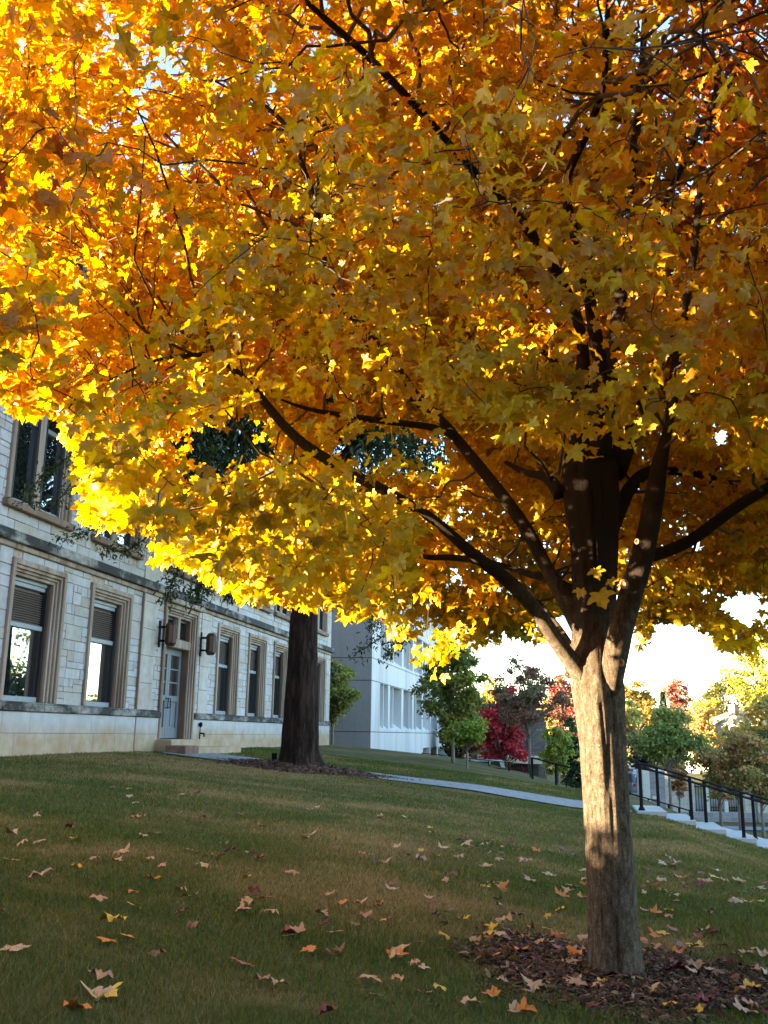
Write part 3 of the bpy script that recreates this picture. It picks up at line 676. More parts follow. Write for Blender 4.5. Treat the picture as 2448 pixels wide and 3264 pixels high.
limb('R2', c5([(1060, 700, 60, 6.5), (1170, 670, 56, 6.5), (1280, 630, 56, 6.4), (1400, 540, 56, 6.3), (1520, 450, 54, 6.2), (1659, 370, 48, 6.1)]) + dd([(1740, 1000, 26, 6.0), (1850, 920, 18, 5.9), (1990, 840, 9, 5.7)]), 34)
limb('S1', c5([(790, 850, 50, 6.45), (740, 825, 44, 6.5), (640, 788, 38, 6.6), (560, 768, 32, 6.7), (450, 730, 26, 6.8), (330, 690, 16, 6.9)]), 20, 8)
limb('S2', c5([(345, 712, 34, 5.96), (290, 700, 34, 6.0), (200, 688, 32, 6.1), (90, 690, 26, 6.2), (0, 660, 14, 6.3)]), 20, 8)
limb('S3', c5([(770, 1130, 40, 6.5), (740, 1080, 38, 6.55), (700, 1020, 34, 6.65), (640, 945, 30, 6.8), (560, 850, 20, 7.0)]), 18, 8)
limb('A0', c5([(700, 400, 70, 6.35), (670, 345, 60, 6.4), (620, 310, 44, 6.5), (540, 300, 30, 6.6), (450, 250, 18, 6.8)]), 20, 8)
limb('A', dd([(1262, 1010, 70, 6.35), (1255, 900, 50, 6.3), (1262, 740, 24, 6.1), (1240, 660, 24, 6.0), (1205, 590, 23, 5.9), (1140, 490, 22, 5.6), (1005, 353, 19, 5.2), (900, 230, 18, 4.8), (790, 115, 16, 4.5), (690, 30, 13, 4.3), (560, -90, 7, 4.1)]), 50)
limb('B', dd([(1285, 1010, 75, 6.45), (1300, 900, 55, 6.5), (1325, 770, 36, 6.55), (1345, 600, 28, 6.6), (1360, 400, 22, 6.6), (1385, 200, 17, 6.6), (1400, -100, 10, 6.6)]), 40)
limb('F', dd([(1290, 980, 60, 6.3), (1300, 800, 34, 6.1), (1272, 640, 26, 5.8), (1215, 395, 20, 5.2), (1268, 290, 18, 4.9), (1308, 185, 15, 4.6), (1310, 60, 13, 4.4), (1320, -80, 7, 4.2)]), 44)
limb('E', dd([(1345, 620, 20, 6.6), (1420, 480, 16, 6.9), (1500, 300, 12, 7.3), (1590, 120, 8, 7.6)]), 24, 8)
limb('G', dd([(1300, 1010, 60, 6.6), (1250, 860, 40, 7.2), (1150, 740, 30, 8.0), (1020, 560, 22, 8.8), (880, 420, 14, 9.5)]), 30, 8)
limb('H', dd([(1330, 1020, 50, 6.7), (1400, 820, 34, 7.4), (1520, 640, 24, 8.2), (1650, 470, 14, 9.0)]), 30, 8)
for (x, y, rr, yy) in ((995, 812, 24, 5.87), (1057, 615, 15, 5.86), (985, 1175, 15, 5.93)):   # pruning scars on the right limb
    c = at(*D5(x, y), yy); r_ = rr / 1.445 * yy / FPX
    q = MB(); nrm_ = unit((EYE - c)[None] + np.array([[-3.0, 0, 0]]))[0]; a_ = unit(np.cross(nrm_, [0, 0, 1])[None])[0]; b_ = np.cross(nrm_, a_)
    vs = []
    for ring, (k, o) in enumerate(((1.0, -.012), (1.0, .006), (.82, .012), (.62, .002), (.0, -.004))):
        for j in range(14):
            an = 2 * math.pi * j / 14; e = 1 + .1 * math.sin(an * 2 + x); vs.append(c + (a_ * math.cos(an) * .72 + b_ * math.sin(an)) * r_ * k * e + nrm_ * o - TRUNK)
    fs = [(i * 14 + j, i * 14 + (j + 1) % 14, i * 14 + 14 + (j + 1) % 14, i * 14 + 14 + j) for i in range(4) for j in range(14)]
    q.add(vs, fs); q.build('pruning_scar', MAT['scar'], MT, smooth=True)

# crown volume: a broad ellipsoid, underside cut by the canopy's lower outline
LOWX = np.array([-900, -300, 0, 60, 110, 150, 170, 230, 300, 330, 400, 470, 520, 600, 690, 760, 830, 862, 880, 960, 1000, 1012, 1075, 1100, 1150, 1195, 1240, 1300, 1365, 1375, 1400, 1430, 1500, 1560, 1625, 1645, 1700, 1900, 2600])
LOWY = np.array([700, 780, 880, 930, 890, 1000, 1140, 1150, 1150, 1225, 1235, 1290, 1310, 1315, 1325, 1345, 1355, 1420, 1490, 1480, 1470, 1400, 1400, 1385, 1400, 1395, 1300, 1300, 1300, 1430, 1400, 1350, 1360, 1410, 1455, 1400, 1350, 1330, 1250])
FRX = np.array([-900, 600, 850, 900, 930, 975, 1100, 1190, 1330, 1400, 1440, 1500, 1570, 1660, 1800])
FRY = np.array([1600, 1600, 1500, 1230, 1090, 925, 965, 1000, 985, 960, 915, 985, 1010, 1030, 1030])
HOLES = [(455, 965, 105, 72), (820, 968, 165, 52), (12, 555, 26, 36), (172, 588, 30, 24), (700, 880, 60, 25), (375, 300, 20, 14), (300, 262, 18, 14), (1592, 1312, 62, 36), (1500, 1175, 22, 20), (1560, 940, 18, 26)]
def allowed(P, soft=0.0):
    x, y, z = proj(P); w_ = 8 * np.sin(x * .061) + 6 * np.sin(x * .17 + 2)
    ok = y < np.interp(x, LOWX, LOWY) + w_ - soft
    front = P[:, 1] < 6.55
    ok &= ~(front & (y > np.interp(x, FRX, FRY) + w_))
    # the low sun reaches the trunk through a clear slot under the crown
    tn = math.tan(SUN_EL); dx = TRUNK[0] - P[:, 0]; zl = P[:, 2] - dx * tn; yl = P[:, 1] - dx * math.cos(SUN_AZ)
    ok &= ~((dx > .2) & (np.abs(yl - TRUNK[1]) < .24) & (zl > .7) & (zl < 2.12))
    for hx, hy, ax, ay in HOLES: ok &= ~((((x - hx) / ax) ** 2 + ((y - hy) / ay) ** 2) < -.15 + 1.9 * vnoise(P[:, 0] * 4.1 + 9, P[:, 1] * 1.3 + P[:, 2] * 4.1, 91))
    ok &= ~((x > 1240) & (x < 1368) & (y > 1290))
    return ok | (z < .5)
CC = np.array([1.05, 6.5, 4.7]); CRD = np.array([5.0, 4.7, 4.0])
def crown_points(n, shell):
    out = []
    while sum(len(o) for o in out) < n:
        d = unit(rng.normal(size=(n * 2, 3))); r = rng.random(n * 2) ** (1 / 3.0); r = r ** shell
        P = CC + d * r[:, None] * CRD
        lumps = .78 + .30 * vnoise(np.arctan2(d[:, 1], d[:, 0]) * 2.2 + 5, d[:, 2] * 3 + 2, 31)
        P = CC + (P - CC) * lumps[:, None]
        cl = .5 * vnoise(P[:, 1] * .85 + 31, P[:, 2] * 1.25 + 5, 81) + .5 * vnoise(P[:, 0] * .8 + 11, P[:, 2] * 1.2 + P[:, 1] * .5, 82)
        P = P[(P[:, 2] > 1.75) & allowed(P, 20) & ((cl > np.where(P[:, 0] > 1.0, .40, .47)) | (rng.random(len(P)) < .12) | (shell > .65))]
        P = P[np.linalg.norm(P - EYE, axis=1) > 3.0]
        out.append(P)
    return np.concatenate(out)[:n]
nodes = np.concatenate([p[len(p) // 5:] for p, r in LIMBS.values()]); node_r = np.concatenate([r[len(r) // 5:] for p, r in LIMBS.values()])
tw = MB()
def grow(targets, nodes, node_r, ratio, segs, sides, sag, rmax, clear=True):
    newp = []; newr = []; used = np.zeros(len(nodes))
    for T in targets:
        d = np.linalg.norm(nodes - T, axis=1) + .9 * np.maximum(0, nodes[:, 2] - T[2] + .1) + .35 * used
        i = int(np.argmin(d)); used[max(0, i - 1):i + 2] += 1; A = nodes[i]; L = np.linalg.norm(T - A)
        if L < .12 or L > 1.9: continue
        mid = (A + T) / 2 + rng.normal(0, .10, 3) * L + np.array([0, 0, sag * L])
        P = bez(A, mid, T, segs); P[1:-1] += rng.normal(0, .022 * L, (segs - 2, 3)); r0_ = min(node_r[i] * .75, rmax, .006 + L * .012)
        r = np.linspace(r0_, max(r0_ * ratio, .0022), segs)
        if not allowed(P[2:], 14).all(): continue
        tw.tube(P - TRUNK, r, sides, cap=False)
        newp.append(P[1:]); newr.append(r[1:])
    return np.concatenate(newp), np.concatenate(newr)
p1, r1_ = grow(crown_points(170, .8), nodes, node_r, .4, 9, 6, .06, .03)
n2 = np.concatenate([nodes, p1]); nr2 = np.concatenate([node_r, r1_])
p2, r2_ = grow(crown_points(900, .75), n2, nr2, .4, 7, 5, .05, .012)
n3 = np.concatenate([n2, p2]); nr3 = np.concatenate([nr2, r2_])
SPR = crown_points(5600, .62)
p3 = []; starts = []
BK = CC + unit(rng.normal(size=(9000, 3))) * (rng.random((9000, 1)) ** .5) * CRD * .97
BK = BK[(BK[:, 1] > 7.0) & (BK[:, 2] > 2.2) & allowed(BK, 25)][:1150]
ALL = np.concatenate([SPR, BK]); ALL = ALL[np.argsort(np.linalg.norm(ALL - np.array([TRUNK[0], TRUNK[1], 4.0]), axis=1))]
buf = np.full((len(n3) + 4 * len(ALL), 3), 1e6); buf[:len(n3)] = n3; cnt_ = np.zeros(len(buf)); fill = len(n3)
for T in ALL:                                  # twigs grow outwards, each one from the nearest wood
    d = np.linalg.norm(buf[:fill] - T, axis=1) + .10 * cnt_[:fill]; i = int(np.argmin(d)); A = buf[i]; L = np.linalg.norm(A - T)
    if L > 1.3: continue
    cnt_[max(0, i - 1):i + 2] += 1
    P = bez(A, (A + T) / 2 + np.array([0, 0, .08 * L]) + rng.normal(0, .10, 3) * L, T, 6); P[1:-1] += rng.normal(0, .018, (4, 3)) * min(1, L * 2)
    if L > .06 and allowed(P, 0).all():
        tw.tube(P - TRUNK, np.linspace(.0022 + .0035 * min(1, L), .0016, 6), 4, cap=False); buf[fill:fill + 4] = P[1:5]; fill += 4
    starts.append((A, T))
A = np.array([s[0] for s in starts]); Tt = np.array([s[1] for s in starts])
NLV = 19; nsp = len(starts)
outw = unit(unit(Tt - A) * .6 + unit((Tt - CC) * np.array([1, 1, .35])) * .7 + rng.normal(0, .25, (nsp, 3)))
cx = np.repeat(Tt, NLV, 0); ow = np.repeat(outw, NLV, 0); n = len(cx)
along = rng.uniform(-.34, .16, (n, 1)); side = unit(np.cross(ow, [0, 0, 1.0]) + 1e-4); sg = rng.choice([-1, 1], (n, 1))
Pp = cx + ow * along + side * sg * rng.uniform(.02, .13, (n, 1)) + np.array([0, 0, -1]) * rng.uniform(.0, .10, (n, 1)) + rng.normal(0, .05, (n, 3))
Td = ow * rng.uniform(.2, .9, (n, 1)) + side * sg * rng.uniform(.1, 1.0, (n, 1)) + np.array([0, 0, -1]) * rng.uniform(.15, 1.15, (n, 1)) + rng.normal(0, .25, (n, 3))
Nn = np.array([0, 0, .7]) + ow * rng.uniform(-.1, .9, (n, 1)) + rng.normal(0, .55, (n, 3))
size = np.clip(rng.normal(.072, .018, n), .030, .112) * np.clip(np.linalg.norm(Pp - EYE, axis=1) / 5.0, .72, 1)
tip = Pp + unit(Td) * size[:, None]
ok = allowed(tip) & allowed(Pp + 0 * tip) & (np.linalg.norm(Pp - EYE, axis=1) > 2.9)
Pp, Td, Nn, size, tip = Pp[ok], Td[ok], Nn[ok], size[ok], tip[ok]; sid = np.repeat(np.arange(nsp), NLV)[ok]; n = len(Pp)
# leaf colour: yellow low and inside, orange and red towards the outer top and the near side, green flecks inside
lx = np.concatenate([LIMBS[k][0][len(LIMBS[k][0]) // 6:] for k in ('A', 'F', 'L1', 'L2', 'L2b', 'E', 'B', 'R1')])
ax_, ay_, _z = proj(lx); qx, qy, _z = proj(tip); keep = np.ones(n, bool); lucky = rng.random(n)
for k in range(0, n, 8000):                    # foliage thins out along the big limbs
    D2 = (qx[k:k + 8000, None] - ax_[None]) ** 2 + (qy[k:k + 8000, None] - ay_[None]) ** 2; j = D2.argmin(1)
    near = (D2.min(1) < 22 ** 2) & (tip[k:k + 8000, 1] < lx[j, 1] + .05); keep[k:k + 8000] = ~(near & (lucky[k:k + 8000] < .72))
Pp, Td, Nn, size, tip, sid = Pp[keep], Td[keep], Nn[keep], size[keep], tip[keep], sid[keep]; n = len(Pp)
h_ = (Pp[:, 2] - 2) / 6; nr = np.clip((6.4 - Pp[:, 1]) / 4.5, 0, 1)
pn = vnoise(Pp[:, 0] * .8 + Pp[:, 2] * .6 + 20, Pp[:, 1] * .8 + 7, 41); hs = rng.random(nsp)[sid]
warm = np.clip(.04 + .50 * nr * (Pp[:, 2] > 3) + .45 * h_ + .55 * (pn - .5) + .30 * (hs - .5) + .38 * smooth(.3, 3.0, Pp[:, 0]) * np.clip(h_ * 1.6, 0, 1) + rng.normal(0, .10, n), 0, 1)
CY = np.array([.58, .41, .020]); CG = np.array([.57, .31, .014]); CO = np.array([.49, .170, .013]); CRr = np.array([.33, .065, .024])
k1 = smooth(.15, .42, warm)[:, None]; k2 = smooth(.45, .72, warm)[:, None]; k3 = smooth(.72, .98, warm)[:, None]
col = CY * (1 - k1) + CG * k1; col = col * (1 - k2) + CO * k2; col = col * (1 - k3) + CRr * k3
gm = smooth(.54, .84, vnoise(Pp[:, 0] * 1.1 + 40, Pp[:, 1] * 1.1 + Pp[:, 2] * .9, 47) * .75 + .35 * rng.random(n) )[:, None] * .55
col = col * (1 - gm) + np.array([.22, .185, .011]) * gm
col = np.clip(col * (1 + rng.normal(0, .10, (n, 1))), .004, .92)
crown = leaves_np(Pp - TRUNK, Td, Nn, size, col, rng.uniform(-.12, .62, n), rng.uniform(-.15, .75, n), MAT['maple'], 'crown', MT)
twg = tw.build('twigs', MAT['twig'], MT, smooth=True); tag(twg, kind='stuff')
# a small sunlit sprig hanging in front of the trunk
q = MB(); A_ = at(*D5(985, 830), 5.95); sprig = [(865, 740, 5.9, .085), (795, 835, 5.9, .075), (880, 850, 5.88, .12), (935, 790, 5.9, .06)]
PP = []; TT = []; SS = []
for x, y, yy, sz in sprig:
    e = at(*D5(x, y), yy); q.tube(bez(A_, (A_ + e) / 2 + np.array([0, 0, .05]), e, 6) - TRUNK, .0022, 4, cap=False); PP.append(e); SS.append(sz); TT.append((rng.uniform(-.3, .3), -.3, -.9))
q.build('sprig', MAT['twig'], MT)
leaves_np(np.array(PP) - TRUNK, np.array(TT), np.array([(-.5, -.8, .4)] * len(PP)) + rng.normal(0, .1, (len(PP), 3)), np.array(SS), np.array([CY * .95] * len(PP)), np.full(len(PP), .15), np.full(len(PP), .15), MAT['maple'], 'sprig_leaves', MT)

# ------------------------------------------------------------------ the oak on the lawn
OT = thing('oak_tree', OAK, 'big dark oak trunk standing in a mulch ring beside the grey path', 'tree')
def oak():
    base = OAK; Y0 = base[1]
    rows = [(955, 2475, 190), (955, 2455, 165), (956, 2430, 134), (957, 2390, 118), (958, 2320, 108), (962, 2200, 100), (966, 2080, 92), (970, 1960, 86), (975, 1800, 80), (980, 1600, 74), (985, 1400, 62)]
    pts = [at(a, b, Y0) for a, b, _ in rows]; rad = [w_ / 2 * Y0 / FPX * 1.0 for _, _, w_ in rows]; P, r = resample(pts, rad, 90)
    n_, ns = len(P), 56; V = []
    for i in range(n_):
        z = P[i][2]
        fl = max(0, 1 - (z - base[2]) / .5)
        for k in range(ns):
            a = 2 * math.pi * k / ns; rr = r[i] * (1 + .12 * (vnoise(a * 7, z * .8, 51) - .5) + .07 * (vnoise(a * 16, z * 2.5, 52) - .5) + fl * .10 * math.cos(5 * a + 1))
            V.append(P[i] + np.array([rr * math.cos(a), rr * math.sin(a), 0]))
    i = np.arange(n_ * ns).reshape(n_, ns); j = np.roll(i, -1, 1); F = np.stack([i[:-1].ravel(), j[:-1].ravel(), j[1:].ravel(), i[1:].ravel()], 1)
    mesh_np('trunk', np.array(V) - base, F, MAT['oakbark'], OT, smooth=True)
    q = MB(); top = P[-1]; tips = []
    for k in range(16):
        a = k * 2.4; z0 = P[60 + (k * 2) % 30]; e = np.array([base[0] + 5.0 * math.cos(a), base[1] + 4.2 * math.sin(a), base[2] + 7 + 5 * ((k * 37) % 10) / 10])
        pth_ = bez(z0, (z0 + e) / 2 + np.array([0, 0, .9]), e, 10); q.tube(pth_ - base, np.linspace(.13, .02, 10), 6); tips.append(pth_[3:])
    tips = np.concatenate(tips); cl = []
    # crown sprays
    ctr = np.array([base[0] - .3, base[1], base[2] + 9.6]); d = unit(rng.normal(size=(1900, 3))); d = d[d[:, 2] > -.85]; rr = rng.random((len(d), 1)) ** .4
    S = ctr + d * rr * np.array([6.3, 4.6, 4.9])
    sx, sy, sz = proj(S); S = S[~((sx > 1000) & (sy > 880)) & ~((sx < 330) & (sy > 820)) & (sy < 1230)]
    hang = []
    def strand(pts_, yy, n_=10):
        W = np.array([at(a, b, yy + i * .05) for i, (a, b) in enumerate(pts_)]); W, rr_ = resample(W, np.linspace(.02, .005, len(W)), n_ * 3); q.tube(W - base, rr_, 4); return W
    for pts_, yy in (([(395, 1250), (330, 1400), (250, 1500), (190, 1600), (60, 1600)], 14.5), ([(300, 1300), (260, 1420), (190, 1480), (120, 1530), (90, 1570)], 14.2), ([(520, 1550), (430, 1650), (360, 1680), (290, 1690), (190, 1720)], 15), ([(560, 1600), (460, 1720), (400, 1760), (330, 1755)], 15.2),
                     ([(620, 1750), (560, 1830), (545, 1870), (530, 1920)], 15.5), ([(740, 1780), (700, 1850), (650, 1890), (610, 1925)], 16), ([(800, 1800), (760, 1880), (720, 1915)], 16.5),
                     ([(1400, 1860), (1326, 1960), (1250, 2006), (1192, 2049), (1134, 2082)], 17), ([(1330, 1950), (1290, 2020), (1260, 2060), (1230, 2095)], 17), ([(1250, 1900), (1200, 1960), (1180, 2000)], 17.5), ([(690, 1800), (640, 1870), (600, 1890)], 15.6)):
        hang.append(strand(pts_, yy)[8:])
    hang = np.concatenate(hang)
    q.build('limbs', MAT['oakbark'], OT, smooth=True)
    per = 34; P1 = np.repeat(S, per, 0) + rng.normal(0, .42, (len(S) * per, 3)) * np.array([1, 1, .6]); per2 = 11; P2 = np.repeat(hang, per2, 0) + rng.normal(0, .075, (len(hang) * per2, 3))
    Pq = np.concatenate([P1, P2]); m_ = len(Pq); Tq = rng.normal(0, .7, (m_, 3)) + np.array([0, 0, -.5]); sz = rng.uniform(.13, .22, m_); sz[len(P1):] *= .5
    colq = palette(m_, [(.030, .055, .018), (.045, .07, .02), (.07, .085, .022), (.022, .04, .016)], [4, 3, 1, 3])
    diamonds_np(Pq - base, Tq, rng.normal(0, .6, (m_, 3)) + np.array([0, 0, .8]), sz, colq, MAT['oakleaf'], 'crown', OT, .42)
oak()

# ------------------------------------------------------------------ background trees
def tree(name, base, height, rad, cols, wts, label, cat='tree', group=None, trunk_r=.07, bottom=.3, n=5000, leaf=.12, mat='tree', lumps=26, top=1.0, squash=(1, 1), seed=0, gap=.75, lean=0, tmat='gbark', lumpr=.42):
    global rng
    keep = rng; rng = np.random.default_rng(1000 + seed)
    lumps = int(lumps * 1.8); lumpr *= .72; trunk_r *= .8
    base = np.asarray(base, float); t = thing(name, base, label, cat, group)
    zc = height * (bottom + 1) / 2; rz = height * (1 - bottom) / 2
    q = MB(); P = np.array([(lean * k, .02 * math.sin(k * 5), -.15 + k * height * .9) for k in np.linspace(0, 1, 9)]); q.tube(P, np.linspace(trunk_r * 1.25, trunk_r * .25, 9), 8)
    d = unit(rng.normal(size=(lumps, 3))); rr = rng.random((lumps, 1)) ** .45
    C = np.array([lean * .6, 0, zc]) + d * rr * np.array([rad * squash[0], rad * squash[1], rz]) * (.92 + .25 * rng.random((lumps, 1)))
    taper = 1 - .45 * np.clip((C[:, 2] - zc) / rz, 0, 1) * (top < 1); C[:, :2] *= taper[:, None]
    for c in C:
        k = np.clip(c[2] * .62, height * bottom * .55, height * .8); a = np.array([lean * k / height, 0, k]); q.tube(bez(a, (a + c) / 2 + np.array([0, 0, .03 * height]), c, 6), np.linspace(trunk_r * .38, trunk_r * .08, 6), 5, cap=False)
    q.build('trunk', MAT[tmat], t, smooth=True)
    lr = rng.uniform(.6, 1.25, (lumps, 1)) * rad * lumpr
    idx = rng.integers(0, lumps, n); dv = unit(rng.normal(size=(n, 3))) * rng.random((n, 1)) ** gap
    Pq = C[idx] + dv * lr[idx] * np.array([1.2, 1.2, .50]) + rng.normal(0, .10 * rad, (n, 3)) * (rng.random((n, 1)) < .35); ccol = palette(lumps, cols, wts, .10)
    c = np.where(rng.random((n, 1)) < .6, ccol[idx], palette(n, cols, wts, .12)) * (1 + rng.normal(0, .12, (n, 1)))
    Tq = dv + rng.normal(0, .7, (n, 3)) + np.array([0, 0, -.35])
    diamonds_np(Pq, Tq, rng.normal(0, .55, (n, 3)) + dv * .5 + np.array([0, 0, .6]), rng.uniform(.7, 1.3, n) * leaf, np.clip(c * (1.75 if base[1] < 90 else 1.0), .004, .9), MAT[mat], 'crown', t, .95)
    rng = keep
    return t
GRN = [(.085, .110, .03), (.125, .145, .036), (.18, .175, .042)]; YGR = [(.16, .20, .03), (.22, .22, .03), (.11, .16, .025)]
RED = [(.26, .028, .036), (.33, .040, .05), (.20, .020, .026), (.24, .06, .04)]; DRK = [(.13, .075, .05), (.10, .10, .045), (.18, .085, .06), (.07, .085, .035)]
YEL = [(.42, .33, .05), (.36, .30, .05), (.30, .28, .04)]; BRN = [(.27, .17, .065), (.21, .16, .055), (.15, .15, .05), (.31, .17, .07)]; EVG = [(.025, .045, .018), (.035, .055, .02)]
def htree(px, base_py, top_py, half_px, Y=None, **kw):
    """tree whose base stands on the ground where the photograph shows it"""
    if Y is None: p = hit(px, base_py)
    else: p = at(px, 2400, Y); p[2] = float(ground(p[0], p[1]))
    topz = at(px, top_py, p[1])[2]; return p, topz - p[2], half_px * p[1] / FPX * 1.0
def bgtree(name, px, bpy_, top_py, half, label, Y=None, **kw):
    p, h, r = htree(px, bpy_, top_py, half, Y); return tree(name, p, h, r, label=label, **kw)
bgtree('young_tree', 1444, 2432, 2050, 105, 'tall young green tree beside the far corner of the white concrete building', cols=GRN + [(.20, .20, .03)], wts=[4, 4, 2, 2], trunk_r=.075, bottom=.22, n=12000, leaf=.11, seed=1, lumps=40, lumpr=.32, top=.5)
bgtree('young_tree', 1489, 2452, 2290, 62, 'short green sapling with thin grey trunk in front of the red maple', cols=YGR, wts=[2, 1, 4], trunk_r=.05, bottom=.48, n=2600, leaf=.10, seed=2, lumps=16)
bgtree('red_maple', 1598, 0, 2165, 95, 'bright crimson maple beyond the lawn between green saplings', Y=55, cols=RED, wts=[4, 3, 3, 1], trunk_r=.16, bottom=.16, n=11000, leaf=.17, seed=3, lumps=40, top=.5, squash=(1, .8), lumpr=.3)
bgtree('young_tree', 1690, 2469, 2112, 98, 'dark reddish green tree with one slender grey trunk behind the path', cols=DRK + [(.14, .05, .035)], wts=[3, 4, 3, 2, 2], trunk_r=.085, bottom=.40, n=7500, leaf=.11, seed=4, lumps=40, lumpr=.27)
bgtree('small_tree', 1778, 2490, 2305, 52, 'small yellow green tree just left of the sunlit trunk', Y=46, cols=[(.19, .22, .04), (.23, .25, .05), (.14, .17, .035)], wts=[3, 3, 2], trunk_r=.05, bottom=.18, n=5200, leaf=.11, seed=5, lumps=30, lumpr=.3, top=.5)
bgtree('small_tree', 1058, 0, 2090, 66, 'leafy green tree in the gap between the stone and concrete buildings', Y=44, cols=GRN + [(.16, .10, .04)], wts=[3, 4, 2, 1], trunk_r=.08, bottom=.25, n=6000, leaf=.16, seed=6, lumps=26)
bgtree('dark_tree', 1475, 0, 2250, 75, 'dark brown leaved tree low behind the concrete building', Y=70, cols=[(.035, .028, .016), (.05, .05, .02)], wts=[1, 1], trunk_r=.15, bottom=.05, n=4500, leaf=.3, seed=7)
bgtree('dark_tree', 1822, 0, 2300, 48, 'dark green tree partly hidden by the left edge of the sunlit trunk', Y=62, cols=EVG + [(.06, .09, .02)], wts=[2, 2, 1], trunk_r=.12, bottom=.05, n=4200, leaf=.2, seed=8)
bgtree('autumn_tree', 1806, 0, 2135, 55, 'red topped tree peeping out left of the maple trunk', Y=95, cols=[(.34, .10, .08), (.30, .14, .09), (.25, .18, .07)], wts=[3, 2, 1], trunk_r=.2, bottom=.35, n=4200, leaf=.28, seed=9)
bgtree('autumn_tree', 1735, 0, 2215, 60, 'sunlit yellow tree showing through the dark reddish tree', Y=120, cols=YEL, wts=[1, 1, 1], trunk_r=.2, bottom=.2, n=3500, leaf=.36, seed=10)
bgtree('autumn_tree', 1560, 0, 2150, 70, 'sunlit yellow tree peeping above the crimson maple', Y=125, cols=YEL, wts=[1, 1, 2], trunk_r=.2, bottom=.2, n=3500, leaf=.36, seed=11)
p = hit(1722, 2468); tree('bush', p, 1.35, .75, EVG, [1, 1], 'dark evergreen bush beside the lamp post', 'bush', trunk_r=.03, bottom=.05, n=2200, leaf=.1, seed=12, lumps=12)
# right-hand side
bgtree('young_tree', 2130, 2586, 2250, 100, 'bright green young tree behind the black stair handrail', Y=36, cols=[(.12, .155, .042), (.16, .19, .05), (.10, .13, .036), (.20, .20, .055)], wts=[4, 3, 3, 1], trunk_r=.07, bottom=.40, n=9000, leaf=.11, seed=13, lumps=34, lumpr=.32, top=.5)
G_ = 'russet young trees in front of the block wall'
bgtree('russet_tree', 2285, 2612, 2345, 78, 'russet young tree in front of the iron fence, left of three', Y=41, cols=BRN, wts=[3, 4, 3, 1], trunk_r=.075, bottom=.36, n=3800, leaf=.13, seed=14, lumps=30, group=G_)
bgtree('russet_tree', 2344, 2626, 2330, 60, 'slimmer russet tree between its two neighbours by the fence', Y=39, cols=BRN, wts=[4, 2, 2, 3], trunk_r=.07, bottom=.36, n=3400, leaf=.13, seed=15, lumps=30, group=G_)
bgtree('russet_tree', 2415, 2639, 2350, 80, 'widest russet tree at the edge of the block wall', Y=38, cols=BRN + [(.08, .10, .025)], wts=[3, 4, 3, 2, 3], trunk_r=.08, bottom=.36, n=3800, leaf=.13, seed=16, lumps=34, group=G_)
bgtree('small_tree', 2158, 2577, 2432, 26, 'tiny orange brown sapling by the grey stone pier', Y=46, cols=[(.26, .12, .05), (.2, .1, .04)], wts=[1, 1], trunk_r=.04, bottom=.45, n=1500, leaf=.11, seed=17, lumps=12)
bgtree('autumn_tree', 2400, 0, 2345, 45, 'thin brown tree behind the widest russet tree', Y=50, cols=BRN, wts=[2, 2, 1, 2], trunk_r=.08, bottom=.4, n=3000, leaf=.18, seed=18)
bgtree('autumn_tree', 2030, 0, 2165, 62, 'orange and yellow tree just right of the sunlit trunk', Y=120, cols=[(.40, .22, .05), (.42, .33, .06), (.22, .19, .05)], wts=[2, 2, 2], trunk_r=.22, bottom=.25, n=5000, leaf=.34, seed=19)
bgtree('autumn_tree', 2012, 0, 2235, 52, 'pale yellow feathery tree low beside the sunlit trunk', Y=98, cols=[(.46, .40, .12), (.38, .34, .10)], wts=[1, 1], trunk_r=.2, bottom=.2, n=4200, leaf=.28, seed=20)
bgtree('autumn_tree', 2178, 0, 2165, 45, 'tall red tree rising above the bright green young tree', Y=130, cols=[(.42, .13, .09), (.38, .18, .11), (.38, .25, .13)], wts=[4, 3, 2], trunk_r=.2, bottom=.35, n=3200, leaf=.34, seed=21, lean=-1.0)
bgtree('autumn_tree', 2232, 0, 2250, 60, 'tan orange tree left of the gabled house', Y=115, cols=[(.40, .24, .09), (.42, .30, .08), (.30, .2, .08)], wts=[2, 2, 1], trunk_r=.2, bottom=.15, n=4500, leaf=.32, seed=22)
bgtree('dark_tree', 2318, 0, 2150, 80, 'dark olive tree rising behind the house chimney', Y=150, cols=[(.10, .11, .03), (.16, .15, .035), (.07, .08, .025)], wts=[2, 2, 2], trunk_r=.3, bottom=.2, n=5500, leaf=.42, seed=23)
bgtree('autumn_tree', 2455, 0, 2020, 100, 'tallest sunlit yellow green tree behind the house', Y=140, cols=[(.32, .32, .05), (.38, .35, .06), (.26, .28, .04)], wts=[2, 2, 2], trunk_r=.35, bottom=.15, n=8500, leaf=.42, seed=24, lumps=40)
bgtree('autumn_tree', 2262, 0, 2215, 55, 'golden tree standing left of the dark olive one', Y=135, cols=[(.42, .35, .06), (.36, .3, .06)], wts=[1, 1], trunk_r=.2, bottom=.2, n=3800, leaf=.36, seed=25)
bgtree('dark_tree', 2065, 0, 2330, 62, 'dark tree in shade above the parked cars', Y=85, cols=[(.04, .042, .02), (.07, .06, .025)], wts=[1, 1], trunk_r=.16, bottom=.3, n=4500, leaf=.24, seed=26)
p, h, r = htree(2122, 0, 2205, 18, 110)
